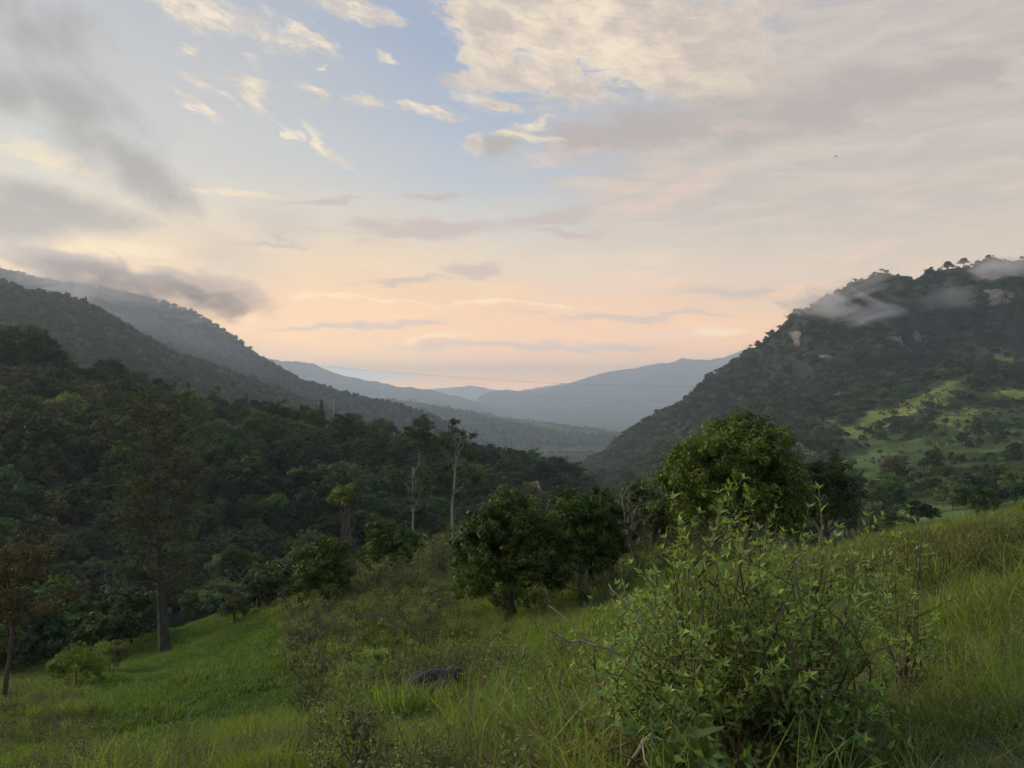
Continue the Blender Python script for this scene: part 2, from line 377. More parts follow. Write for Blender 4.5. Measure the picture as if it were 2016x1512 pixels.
LEFT3 = Loft([(one(1550), ((-900, 180), (0, 110), (400, -20), (700, -100), (900, -150), (1200, -240)), 1),
              (((-900, 2600), (0, 2600), (200, 2500), (380, 2400), (450, 2300), (515, 2200), (600, 2100), (700, 2000), (880, 1800), (1000, 1750)),
               ((-900, 520), (0, 533), (110, 556), (200, 570), (290, 588), (380, 616), (450, 660), (515, 706), (600, 754), (700, 783), (800, 807), (850, 822), (880, 838), (950, 900), (1000, 950), (1200, 1000)), 0),
              (((-900, 3300), (1200, 3000)), ((-900, 100), (0, 60), (515, -120), (1200, -300)), 1)])
HILLF = Loft([(one(2350), ((600, -260), (800, -240), (1150, -225), (1300, -235), (1500, -300)), 1),
              (one(3000), ((500, -230), (830, -120), (1000, -160), (1200, -200), (1350, -240)), 1),
              (one(3800), ((300, 760), (700, 778), (830, 792), (900, 806), (1000, 822), (1100, 838), (1200, 849), (1300, 862), (1500, 890)), 0),
              (one(5000), ((300, -330), (1500, -330)), 1)])
RCY = ((1100, 1550), (1190, 1450), (1230, 1400), (1340, 1300), (1500, 1200), (2016, 1150), (2900, 1100))
def off(d): return tuple((a, b - d) for a, b in RCY)
RIGHT = Loft([(one(115), ((1100, -52), (1250, -48), (1450, -40), (1700, -30), (2016, -24), (2900, -6)), 1),
              (one(250), ((1100, -70), (1250, -58), (1450, -46), (1700, -36), (2016, -30), (2900, -5)), 1),
              (one(480), ((1100, -105), (1250, -82), (1450, -60), (1600, -54), (1700, -47), (1850, -41), (2016, -36), (2900, 0)), 1),
              (one(700), ((1100, -125), (1250, -96), (1350, -80), (1450, -62), (1600, -48), (1700, -38), (1850, -22), (2016, -12), (2900, 30)), 1),
              (one(880), ((1100, -130), (1250, -99), (1350, -75), (1450, -50), (1600, -22), (1700, -4), (1850, 16), (2016, 28), (2900, 70)), 1),
              (off(165), ((1100, 945), (1190, 930), (1250, 895), (1350, 842), (1450, 800), (1500, 775), (1600, 722), (1700, 690), (1850, 668), (2016, 650), (2900, 600)), 0),
              (off(110), ((1100, 935), (1190, 915), (1250, 872), (1350, 812), (1450, 752), (1500, 712), (1600, 642), (1700, 606), (1850, 590), (2016, 578), (2900, 540)), 0),
              (RCY, ((1100, 930), (1150, 912), (1190, 892), (1230, 855), (1270, 824), (1340, 793), (1380, 759), (1440, 712), (1500, 678), (1580, 618), (1650, 572), (1720, 542), (1790, 540), (1840, 524), (1900, 519), (2016, 517), (2900, 480)), 0),
              (tuple((a, b + 700) for a, b in RCY), ((1100, -260), (1500, -120), (2016, -60), (2900, -40)), 1)])
NEARP = [(0, 0, -1.65), *[tuple(P(*p)) for p in [
    (1008, 1512, 4.2), (1450, 1520, 3.9), (2016, 1500, 3.3), (2016, 1300, 5.2), (2016, 1010, 13), (1700, 1072, 13), (1850, 1036, 13), (2300, 930, 13),
    (1600, 1150, 9.5), (1320, 1130, 24), (1450, 1092, 30), (1260, 1112, 32), (1128, 1178, 28), (1005, 1228, 25), (1200, 1250, 16), (1200, 1400, 9), (830, 1392, 10),
    (1008, 1350, 12), (600, 1420, 13), (600, 1300, 22), (300, 1450, 16), (0, 1500, 11), (0, 1400, 18), (20, 1370, 30), (325, 1284, 56), (200, 1330, 42),
    (330, 1400, 30), (450, 1300, 42), (500, 1205, 65), (400, 1228, 66), (640, 1198, 38), (775, 1145, 45), (870, 1076, 62), (960, 1066, 62), (1128, 1100, 50),
    (-300, 1400, 30), (-300, 1300, 56), (100, 1310, 60), (300, 1330, 80), (640, 1260, 80), (870, 1150, 84), (1128, 1170, 80)]],
    (12.2, 20, -3.6), (11, 25, -5.4), (17, 25, -4.9), (14, 34, -8), (25, 40, -9), (10, 45, -11), (20, 65, -18), (45, 65, -16),
    (10, 0, -.6), (-10, 0, -3.6), (-30, 0, -10.5), (-32, 28, -14.5), (30, 10, -.5), (0, -12, .6), (12, -12, 2.0), (-12, -12, -2.5), (-30, -30, -6), (30, -30, 6), (60, 10, 0), (-60, 0, -22)]
def far_z(px, y):
    z = np.interp(y, BASE_Y, BASE_Z)
    for lf, lo, hi in ((LEFT1, -1e9, 1300), (LEFT2, -1e9, 1200), (LEFT3, -1e9, 1200), (HILLF, 300, 1500), (RIGHT, 1100, 1e9)):
        v = lf.z(px, y)
        edge = np.ones_like(px)
        if lo > -1e8: edge = edge * sstep(px, lo - 1, lo + 60)
        if hi < 1e8: edge = edge * (1 - sstep(px, hi - 60, hi))
        v = v * edge + (z - 300) * (1 - edge)
        z = np.maximum(z, v)
    return z
_ring = []
for _th in range(-180, 180, 12):
    for _r in (125., 165.):
        t_ = math.radians(max(-58, min(58, _th)))
        _z = float(far_z(np.array([CX + FX * math.tan(t_)]), np.array([_r * math.cos(t_)]))[0])
        if abs(_th) > 75: _z = _z * .3
        _ring.append((_r * math.sin(math.radians(_th)), _r * math.cos(math.radians(_th)), _z))
_cp = np.array(NEARP + _ring); _n = len(_cp)
def _U(r2): return np.where(r2 < 1e-9, 0, .5 * r2 * np.log(np.maximum(r2, 1e-12)))
_S = 50.0
_xy = _cp[:, :2] / _S
_K = _U(((_xy[:, None] - _xy[None]) ** 2).sum(-1)) + np.eye(_n) * 2e-4
_Pm = np.concatenate([np.ones((_n, 1)), _xy], 1)
_A = np.block([[_K, _Pm], [_Pm.T, np.zeros((3, 3))]])
_sol = np.linalg.solve(_A, np.concatenate([_cp[:, 2], np.zeros(3)]))
def near_z(x, y):
    q = np.stack([np.ravel(x), np.ravel(y)], 1) / _S; out = np.zeros(len(q))
    for i in range(0, len(q), 40000):
        s_ = q[i:i + 40000]
        out[i:i + 40000] = _U(((s_[:, None] - _xy[None]) ** 2).sum(-1)) @ _sol[:_n] + _sol[_n] + s_ @ _sol[_n + 1:]
    return out.reshape(np.shape(x))
def H(x, y):
    x = np.atleast_1d(np.asarray(x, float)); y = np.atleast_1d(np.asarray(y, float))
    r = np.hypot(x, y); th = np.arctan2(x, y); tc = np.clip(th, -math.radians(58), math.radians(58))
    yy = r * np.cos(tc); px = CX + FX * np.tan(tc)
    z = far_z(px, yy)
    beh = sstep(np.abs(th), math.radians(70), math.radians(110))
    z = z * (1 - .7 * beh)
    # relief: spurs and gullies growing with distance
    rel = fbm(x, y, 90, 4, 3) * 5.0 * sstep(r, 150, 500) + fbm(x, y, 340, 5, 9) * 16.0 * sstep(r, 550, 1100) * (1 - .6 * sstep(r, 2600, 4500))
    mount = sstep(px, 1250, 1450) * sstep(yy, 760, 900) * (1 - sstep(yy, 1180, 1350))
    rel = rel + mount * (-np.abs(fbm(x, y * .35, 80, 4, 21)) * 38 + 13 + fbm(x, y, 28, 3, 31) * 5)
    crest_keep = 1.0 - .55 * sstep(px, 1150, 1300) * sstep(yy, 1100, 1180)
    rel = rel * crest_keep * np.where(px < 1150, 1 - .45 * sstep(r, 250, 300) - .38 * sstep(r, 1400, 1700), 1.0)
    z = z + rel
    nr = r < 165
    if nr.any():
        zn = near_z(x[nr], y[nr]); rr = r[nr]
        zn = zn + fbm(x[nr], y[nr], 2.6, 3, 5) * .10 * sstep(rr, 2.5, 7) + fbm(x[nr], y[nr], 9, 3, 15) * .28 * sstep(rr, 6, 25)
        t = sstep(rr, 105, 160)
        z[nr] = zn * (1 - t) + z[nr] * t
    return z
def G(px, y):
    """ground point under picture column px at depth y"""
    x = (px - CX) / FX * y
    return np.array([x, y, float(H(x, y)[0])])

FIELDS_Y = [[(1786, 788), (1830, 768), (1880, 745), (1910, 738), (1908, 760), (1872, 786), (1830, 802), (1790, 808)],
            [(1640, 855), (1700, 826), (1780, 800), (1832, 797), (1800, 817), (1740, 834), (1690, 860)],
            [(1846, 828), (1900, 800), (1925, 808), (1912, 838), (1868, 845)], [(1968, 772), (2040, 750), (2040, 778), (1985, 788)]]
FIELDS_G = [[(1660, 908), (1740, 880), (1818, 870), (1812, 886), (1835, 905), (1790, 918), (1700, 918)], [(1645, 930), (1700, 922), (1740, 924), (1728, 943), (1650, 943)],
            [(1596, 850), (1640, 824), (1660, 830), (1632, 854)], [(1925, 893), (2040, 862), (2040, 888), (1950, 898)], [(1760, 1012), (1850, 996), (1930, 1000), (1880, 1030), (1780, 1035)]]
def grown(lst, f):
    out = []
    for q in lst:
        c = np.mean(np.array(q, float), 0); out.append([tuple(c + (np.array(v) - c) * f) for v in q])
    return out
FIELDS_Y = grown(FIELDS_Y, 1.12); FIELDS_G = grown(FIELDS_G, 1.2)
LAWN = [(143, 737), (152, 710), (186, 704), (200, 738)]
MEADOW = [(325, 1222), (430, 1205), (530, 1200), (560, 1250), (585, 1330), (590, 1430), (540, 1490), (300, 1500), (200, 1430), (165, 1370), (185, 1320), (255, 1275)]
def polys(px, py, lst):
    m = np.zeros(np.shape(px), bool)
    for p_ in lst: m |= in_poly(px, py, p_)
    return m

def build_ground():
    th = np.concatenate([np.radians(np.linspace(-180, -46, 40, endpoint=False)), np.radians(np.linspace(-46, 46, 560)), np.radians(np.linspace(46, 180, 41))[1:]])
    r = np.concatenate([np.geomspace(.5, 20, 90, endpoint=False), np.geomspace(20, 170, 90, endpoint=False), np.geomspace(170, 650, 90, endpoint=False),
                        np.geomspace(650, 1500, 130, endpoint=False), np.geomspace(1500, 4200, 90, endpoint=False), np.geomspace(4200, 60000, 30)])
    R_, T_ = np.meshgrid(r, th, indexing='ij'); X = R_ * np.sin(T_); Y = R_ * np.cos(T_)
    Z = H(X.ravel(), Y.ravel()).reshape(X.shape)
    nr, nc = X.shape
    V = np.concatenate([np.stack([X, Y, Z], -1).reshape(-1, 3), [[0, 0, float(H(0, 0.01)[0])]]])
    i = np.arange(nr - 1)[:, None] * nc; j = np.arange(nc - 1)[None]
    Q = np.stack([i + j, i + j + 1, i + nc + j + 1, i + nc + j], -1).reshape(-1, 4)[:, ::-1]
    k = len(V) - 1; T = [(c + 1, c, k) for c in range(nc - 1)]
    px = np.where(Y > .3, CX + FX * X / np.maximum(Y, .3), 9999); py = np.where(Y > .3, HY - FX * Z / np.maximum(Y, .3), 9999)
    C = np.zeros((nr, nc, 3)); C[:] = (.034, .040, .022)
    n1 = fbm(X, Y, 3.0, 3, 40)[..., None]; n2 = fbm(X, Y, 60, 4, 50)[..., None]
    near = (R_ < 75)[..., None]
    C = np.where(near, np.array([.058, .070, .026]) * (1 + .35 * n1), C * (1 + .3 * n2))
    md = in_poly(px, py, MEADOW) & (R_ < 80); C[md] = np.array([.055, .090, .024]) * (1 + .25 * n1[md])
    rs = (px > 1100) & (R_ > 200) & (R_ < 1600)
    low = (rs & (Y < 900) & (px > 1520))[..., None]
    C = np.where(low, np.array([.058, .080, .029]) * (1 + .45 * fbm(X, Y, 35, 4, 61)[..., None]) * (1 + .25 * fbm(X, Y * 3, 12, 3, 62)[..., None]), C)
    jx = px + 18 * fbm(X, Y, 26, 4, 63); jy = py + 8 * fbm(X, Y, 26, 4, 64)
    holes = fbm(X, Y, 30, 4, 65) > -.42; fy = rs & holes & polys(jx, jy, FIELDS_Y); fg = rs & holes & polys(jx, jy, FIELDS_G)
    C[fy] = np.array([.158, .180, .048]) * (1 + .45 * fbm(X, Y, 22, 4, 60)[fy][:, None])
    C[fg] = np.array([.100, .142, .046]) * (1 + .45 * fbm(X, Y, 22, 4, 60)[fg][:, None])
    lw = in_poly(px, py, LAWN) & (R_ > 200) & (R_ < 420); C[lw] = (.125, .150, .045)
    fh = (R_ > 2300); patch = fbm(X, Y, 260, 4, 70)
    C[fh] = (np.array([.055, .070, .036]) + np.array([.05, .055, .02]) * np.clip(patch[fh], 0, 1)[:, None])
    C = np.concatenate([C.reshape(-1, 3), [[.05, .06, .03]]]).clip(.005, 1)
    m = bpy.data.materials.new('ground_soil_and_turf'); m.use_nodes = True; b = NB(m.node_tree); p = b.n['Principled BSDF']
    at = b.new('ShaderNodeAttribute', attribute_name='Col').outputs['Color']
    tc = b.new('ShaderNodeTexCoord').outputs['Object']
    n = b.noise(tc, 1.6, 8, .65); nl = b.noise(tc, .02, 8, .7)
    f = b.m('ADD', b.m('MULTIPLY', b.sm(n, .25, .75), .7), b.m('MULTIPLY', b.sm(nl, .25, .75), .6))
    cc = b.new('ShaderNodeCombineXYZ'); [b.put(cc.inputs[q], b.m('ADD', .35, f)) for q in range(3)]
    b.l.new(b.mix(1.0, at, cc.outputs[0], 'MULTIPLY'), p.inputs['Base Color']); p.inputs['Roughness'].default_value = 1; p.inputs['Specular IOR Level'].default_value = 0
    return tag(obj('ground', mesh_np('ground', V, Q, T, C, m, True)), kind='structure', label='grassy hillside, valley and forested slopes')
build_ground()

# far mountains stand on the sheet
def far_mountain(name, ycrest, line, depth, seed, rgb, amp, label):
    pxs = np.linspace(line[0][0], line[-1][0], 260); pys = np.interp(pxs, *L(*line))
    t = np.concatenate([np.linspace(-1, 0, 46), np.linspace(.03, .5, 10)])
    yc = ycrest * (1 + .02 * np.sin(pxs / 90.0))
    zc = yc * (HY - pys) / FX
    Y = yc[None] + t[:, None] * depth; X = (pxs[None] - CX) / FX * yc[None] + np.zeros_like(Y)
    f = np.where(t < 0, 1 - np.abs(t) ** .8, 1 - (t / .5) ** 1.3)[:, None]
    zb = -345.0
    Z = zb + (zc[None] - zb) * f
    rid = (1 - np.abs(fbm(X * 1.0, Y * .45, depth * .32, 5, seed))) - .55
    Z = Z + rid * amp * np.minimum(1, np.abs(t)[:, None] * 5) * np.clip(f * 2, 0, 1) + fbm(X, Y, depth * .05, 4, seed + 3) * amp * .12
    nr, nc = X.shape; V = np.stack([X, Y, Z], -1).reshape(-1, 3)
    i = np.arange(nr - 1)[:, None] * nc; j = np.arange(nc - 1)[None]
    Q = np.stack([i + j, i + j + 1, i + nc + j + 1, i + nc + j], -1).reshape(-1, 4)
    C = np.tile(np.array(rgb), (len(V), 1)) * (1 + .35 * fbm(X, Y, depth * .12, 4, seed + 7).ravel()[:, None])
    return tag(obj('mountain', mesh_np('mountain', V, Q, None, C.clip(.01, 1), MATS['far'], True)), label, kind='structure')
_m = bpy.data.materials.new('far_slopes'); _m.use_nodes = True; _b = NB(_m.node_tree); _p = _b.n['Principled BSDF']
_b.l.new(_b.new('ShaderNodeAttribute', attribute_name='Col').outputs['Color'], _p.inputs['Base Color']); _p.inputs['Roughness'].default_value = 1
_p.inputs['Specular IOR Level'].default_value = 0; MATS['far'] = _m
far_mountain('mountain', 8200, [(200, 700), (440, 700), (530, 708), (575, 711), (600, 713), (650, 731), (700, 745), (760, 757), (800, 762), (850, 769), (900, 779), (940, 790), (975, 806), (1010, 818)], 2600, 11, (.06, .075, .07), 120, 'blue hazy mountain on the left of the far valley')
far_mountain('mountain', 10500, [(925, 800), (942, 787), (955, 774), (970, 768), (1000, 767), (1022, 769), (1036, 764), (1050, 767), (1080, 764), (1110, 758), (1140, 748), (1180, 737), (1240, 725), (1290, 714), (1320, 711), (1345, 708), (1370, 711), (1400, 706), (1440, 698), (1500, 682), (1650, 650)], 3600, 23, (.06, .075, .07), 160, 'broad blue hazy mountain on the right of the far valley')
far_mountain('mountain', 15500, [(700, 775), (820, 769), (870, 764), (905, 762), (925, 759), (945, 761), (975, 767), (1010, 771), (1050, 764), (1090, 758), (1140, 751), (1170, 752), (1230, 754)], 2500, 37, (.07, .08, .08), 90, 'palest mountain, farthest away in the valley gap')
# ------------------------------------------------------------------ air
def volume_mat(name, color, aniso=0.0):
    m = bpy.data.materials.new(name); m.use_nodes = True; m.node_tree.nodes.clear(); b = NB(m.node_tree)
    v = b.new('ShaderNodeVolumePrincipled'); v.inputs['Color'].default_value = (*color, 1); v.inputs['Anisotropy'].default_value = aniso
    o = b.new('ShaderNodeOutputMaterial'); b.l.new(v.outputs[0], o.inputs['Volume'])
    return m, b, v
def build_haze():
    m, b, v = volume_mat('haze_air', (.76, .88, 1.0), .3); v.inputs['Density'].default_value = 1.35e-4
    mb = MB(); mb.box((0, 8200, 60), (26000, 9700, 440)); me = mb.mesh('haze', m)
    o = obj('haze', me); tag(o, 'thin blue evening haze filling the valley', 'haze', kind='stuff'); o.display_type = 'WIRE'
build_haze()
def sphere_mesh(name, mat, nu=20, nv=12):
    V = [(0, 0, 1)]; Q = []; T = []
    for i in range(1, nv):
        for j in range(nu):
            a, p_ = 2 * math.pi * j / nu, math.pi * i / nv
            V.append((math.sin(p_) * math.cos(a), math.sin(p_) * math.sin(a), math.cos(p_)))
    V.append((0, 0, -1)); e = len(V) - 1
    for j in range(nu): T.append((0, 1 + j, 1 + (j + 1) % nu)); T.append((e, 1 + (nv - 2) * nu + (j + 1) % nu, 1 + (nv - 2) * nu + j))
    for i in range(nv - 2):
        for j in range(nu): a = 1 + i * nu; Q.append((a + j, a + nu + j, a + nu + (j + 1) % nu, a + (j + 1) % nu))
    return mesh_np(name, V, Q, T, None, mat)
def mist(c, half, rot, dens, label, scale=1.5, cut=.42, color=(.9, .9, .92), seed=0.0, soft=.35, name='mist', grp=None, nw=2.6):
    m, b, v = volume_mat(name, color, 0.2)
    tc = b.new('ShaderNodeTexCoord').outputs['Object']
    mp = b.new('ShaderNodeMapping'); b.l.new(tc, mp.inputs[0]); mp.inputs['Location'].default_value = (seed, seed * .7, seed * 1.3)
    mp.inputs['Scale'].default_value = (half[0] / half[2] * .35, half[1] / half[2] * .35, .8)
    n = b.noise(mp.outputs[0], scale, 5, .62, dist=.9)
    r = b.vm('LENGTH', tc)
    fall = b.sm(r, 1.0, .0)
    d = b.sm(b.m('ADD', b.m('MULTIPLY', b.m('SUBTRACT', n, .5), nw), b.m('MULTIPLY', fall, 1.1)), cut, cut + soft)
    b.l.new(b.m('MULTIPLY', b.m('MULTIPLY', d, b.sm(r, 1.0, .6)), dens), v.inputs['Density'])
    o = obj(name, sphere_mesh(name, m)); o.location = c; o.scale = half; o.rotation_euler = rot
    tag(o, label, 'smoke' if name == 'smoke' else 'mist', grp, kind='stuff'); return o
R_ = math.radians
WARM = (1.0, .97, .93)
mist(P(1660, 604, 1045), (150, 55, 50), (0, R_(10), 0), .034, 'pale mist patch drifting across the right mountain below its summit', seed=1.0, color=WARM, soft=.7)
mist(P(1690, 565, 1080), (110, 40, 34), (0, R_(-22), 0), .009, 'thin veil of mist above the pale patch on the right mountain', seed=4.0, color=WARM)
mist(P(1975, 528, 1070), (110, 60, 34), (0, 0, 0), .014, 'mist hanging on the right mountain summit at the picture edge', seed=7.0, color=WARM)
mist(P(1860, 590, 1030), (110, 40, 34), (0, R_(-12), 0), .007, 'faint mist strip on the right mountain cliffs', seed=9.0, color=WARM)
mist(P(215, 548, 2150), (560, 200, 130), (0, R_(11), 0), .0150, 'grey cloud band resting on the left ridge', seed=2.7, color=(.93, .89, .88), nw=3.0, cut=.42, soft=.8, scale=2.6)
mist(P(440, 590, 2150), (300, 150, 100), (0, R_(-2), 0), .0140, 'dark tongue of cloud reaching out from the left ridge over the valley', seed=3.9, color=(.88, .86, .89), nw=2.8, cut=.30, soft=.8, scale=2.2)
mist(P(60, 505, 2250), (330, 150, 75), (0, R_(10), 0), .008, 'warm cloud over the left ridge at the picture edge', seed=5.0, color=WARM)
mist(P(230, 630, 1850), (560, 150, 130), (0, R_(18), 0), .0016, 'blue mist veil in front of the left ridge', seed=6.0, cut=-.3, soft=1.6, color=(.85, .9, .97))
mist(P(752, 768, 2150), (11, 9, 32), (0, R_(-8), 0), .05, 'thin white smoke column rising behind the left ridge', seed=8.0, name='smoke', scale=1.2)
# ------------------------------------------------------------------ plants: generators
def leaves(mb, rng, C, N, size, aspect=.5, tone=None, spread=.25, fold=.2):
    """diamond leaves at C facing N"""
    n = len(C); N = unit(N + rng.normal(0, spread, (n, 3)))
    t = unit(np.cross(N, rng.normal(0, 1, (n, 3)))); b_ = np.cross(N, t)
    l = (size * rng.uniform(.6, 1.3, n))[:, None]; wd = l * aspect
    up = N * wd * fold
    V = np.stack([C - t * l, C + b_ * wd + up, C + t * l, C - b_ * wd + up], 1).reshape(-1, 3)
    Q = np.arange(n * 4).reshape(-1, 4)
    if tone is None: tone = np.ones(n)
    col = np.clip(tone * rng.uniform(.72, 1.28, n), .3, 2.0)[:, None] * np.stack([rng.uniform(.85, 1.2, n), np.ones(n), rng.uniform(.8, 1.1, n)], 1)
    mb.add(V, Q, None, np.repeat(col, 4, 0))
def clump_leaves(mb, rng, cent, rad, per, size, squash=.75, aspect=.5, tonev=.22, up=.35, spread=.45, shell=.45):
    """leafy clumps: leaves in the outer part of each clump, facing outwards and up"""
    cent = np.asarray(cent); k = len(cent); n = k * per
    idx = np.repeat(np.arange(k), per); d = unit(rng.normal(0, 1, (n, 3)))
    rr = rad[idx] * (shell + (1 - shell) * rng.uniform(0, 1, n) ** .6)
    C = cent[idx] + d * rr[:, None] * np.array([1, 1, squash])
    tone = (1 + rng.normal(0, tonev, k))[idx]
    leaves(mb, rng, C, d + np.array([0, 0, up]), size, aspect, tone, spread)
def branch_path(rng, p, d, length, n=5, wob=.15, up=0.0):
    d = unit(np.asarray(d, float)); P_ = [np.asarray(p, float)]
    for i in range(n):
        d = unit(d + rng.normal(0, wob, 3) + np.array([0, 0, up])); P_.append(P_[-1] + d * length / n)
    return np.array(P_), d
def grow(mb, rng, p, d, length, rad, depth, kids=(2, 3), ang=.7, shrink=.68, tips=None, sides=5, wob=.16, up=.05, C=None, tipr=.25):
    P_, de = branch_path(rng, p, d, length, 5, wob, up)
    mb.tube(P_, np.linspace(rad, rad * (.55 if depth else tipr), len(P_)), sides, C)
    if tips is not None: tips.append((P_[-1], de, depth))
    if depth == 0: return
    for k in range(rng.randint(kids[0], kids[1] + 1)):
        f = rng.uniform(.45, 1.0) if k else 1.0
        i = min(len(P_) - 1, int(f * (len(P_) - 1)))
        nd = unit(de + unit(rng.normal(0, 1, 3)) * ang)
        grow(mb, rng, P_[i], nd, length * shrink * rng.uniform(.75, 1.2), rad * .55, depth - 1, kids, ang, shrink, tips, max(3, sides - 1), wob, up, C, tipr)
def lumpy(rng, n, rx, rz, c, seed, fill=.35, amp=.5):
    """clump centres in the outer shell of an uneven crown"""
    d = unit(rng.normal(0, 1, (n, 3))); d[:, 2] = np.where(d[:, 2] < -.55, -d[:, 2], d[:, 2])
    lob = 1 + amp * (vnoise(d[:, 0] * 1.7 + seed, d[:, 1] * 1.7 + d[:, 2] * 1.3) + .5 * vnoise(d[:, 0] * 3.7, d[:, 2] * 3.7 + d[:, 1] * 2 + seed))
    r = (fill + (1 - fill) * rng.uniform(0, 1, n) ** .5) * lob
    return np.asarray(c) + d * r[:, None] * np.array([rx, rx, rz])
class Kind: pass
def forest_kind(seed, h, rx, rz, trunk, clumps, per, leaf, mat, cr=.28, shape='dome', squash=.7, bark=None, tonev=.22):
    rng = np.random.RandomState(seed); k = Kind(); tb = MB(); cb = MB()
    cz = h - rz
    if shape == 'cone':
        f = rng.uniform(0, 1, clumps); z = trunk + (h - trunk) * f; a = rng.uniform(0, 6.28, clumps); rr = rx * (1 - f) ** .8 * rng.uniform(.5, 1, clumps)
        cent = np.stack([rr * np.cos(a), rr * np.sin(a), z], 1); rad = rng.uniform(.6, 1.2, clumps) * rx * cr * (1.1 - .6 * f)
    elif shape == 'layer':
        cent = []
        for q in range(clumps):
            lv = rng.randint(0, 4); a = rng.uniform(0, 6.28); r_ = rx * math.sqrt(rng.uniform(0, 1)) * (1 - .16 * lv); cent.append((r_ * math.cos(a), r_ * math.sin(a), h - rz * .9 + lv * rz * .33 - .10 * r_ * r_ / rx + rng.normal(0, .1 * rz)))
        cent = np.array(cent); rad = rng.uniform(.6, 1.15, clumps) * rx * cr
    else:
        cent = lumpy(rng, clumps, rx, rz, (0, 0, cz), seed); rad = rng.uniform(.6, 1.2, clumps) * rx * cr
    clump_leaves(cb, rng, cent, rad, per, leaf, squash, .55, tonev)
    tb.tube(*(lambda Pp: (Pp, np.linspace(h * .026, h * .010, len(Pp))))(branch_path(rng, (0, 0, -.6), (0, 0, 1), cz + .6, 6, .05)[0]), 6)
    for q in rng.choice(len(cent), min(14, len(cent)), replace=False):
        e = cent[q]; s0 = np.array([0, 0, rng.uniform(trunk, max(trunk + .2, cz))])
        if e[2] > s0[2] - .5: tb.tube([s0, (s0 + e) / 2 + (0, 0, .05 * h), e], [h * .009, h * .006, h * .002], 4)
    k.trunk = tb.mesh('trunk', bark or B1, True); k.crown = cb.mesh('crown', mat); k.h = h; k.rx = rx
    return k
KINDS = [forest_kind(101, 9.5, 4.2, 3.6, 2.5, 75, 44, .34, G1), forest_kind(102, 12.5, 3.6, 5.0, 3.0, 80, 42, .34, G1, .30),
         forest_kind(103, 10.0, 5.0, 3.2, 3.5, 70, 42, .36, G4, .24, 'layer', .42), forest_kind(104, 13.5, 2.4, 5.5, 2.0, 70, 40, .32, G4, .34, 'cone'),
         forest_kind(105, 8.5, 3.6, 3.2, 1.6, 65, 46, .32, G2, .30), forest_kind(106, 10.5, 3.9, 3.8, 4.0, 48, 34, .34, G3, .26, 'dome', .6),
         forest_kind(107, 7.0, 3.4, 2.8, 1.0, 60, 46, .32, G1, .32), forest_kind(108, 11.0, 4.6, 4.2, 2.5, 85, 44, .36, G4, .27)]
KNAME = ['round dark green', 'tall oval dark green', 'flat layered dark green', 'slim pointed dark', 'light green rounded', 'thin brownish', 'low bushy green', 'big domed dark']
KN = ['broadleaf_tree', 'oval_tree', 'flat_topped_tree', 'conifer_tree', 'light_green_tree', 'brownish_tree', 'bushy_tree', 'domed_tree']

SRC = bpy.data.collections.new('plant_sources')      # not linked: only instanced
def source_set(name, meshes):
    c = bpy.data.collections.new(name)
    for i, me in enumerate(meshes):
        o = bpy.data.objects.new('%s_%02d' % (name, i), me); c.objects.link(o)
    return c
def joined(me_list, name):
    V = []; Q = []; T = []; mats = []; Cc = []; mi = []; n = 0
    import itertools
    out = bpy.data.meshes.new(name)
    for me in me_list:
        mats.append(me.materials[0])
    bmv = []
    for k, me in enumerate(me_list):
        nv = len(me.vertices); co = np.empty(nv * 3, np.float32); me.vertices.foreach_get('co', co); V.append(co.reshape(-1, 3))
        ca = np.empty(nv * 4, np.float32); me.color_attributes['Col'].data.foreach_get('color', ca); Cc.append(ca.reshape(-1, 4)[:, :3])
        nl = len(me.loops); li = np.empty(nl, np.int32); me.loops.foreach_get('vertex_index', li)
        npoly = len(me.polygons); ls = np.empty(npoly, np.int32); me.polygons.foreach_get('loop_start', ls); lt = np.empty(npoly, np.int32); me.polygons.foreach_get('loop_total', lt)
        q = ls[lt == 4]; t = ls[lt == 3]
        if len(q): Q.append(np.stack([li[q + i] for i in range(4)], 1) + n); 
        if len(t): T.append(np.stack([li[t + i] for i in range(3)], 1) + n)
        mi.append((len(q), len(t))); n += nv
    me = mesh_np(name, np.concatenate(V), np.concatenate(Q) if Q else None, np.concatenate(T) if T else None, np.concatenate(Cc), None)
    for m in mats: me.materials.append(m)
    idx = np.concatenate([np.full(a, k) for k, (a, b) in enumerate(mi)] + [np.full(b, k) for k, (a, b) in enumerate(mi)]).astype(np.int32)
    me.polygons.foreach_set('material_index', idx); return me
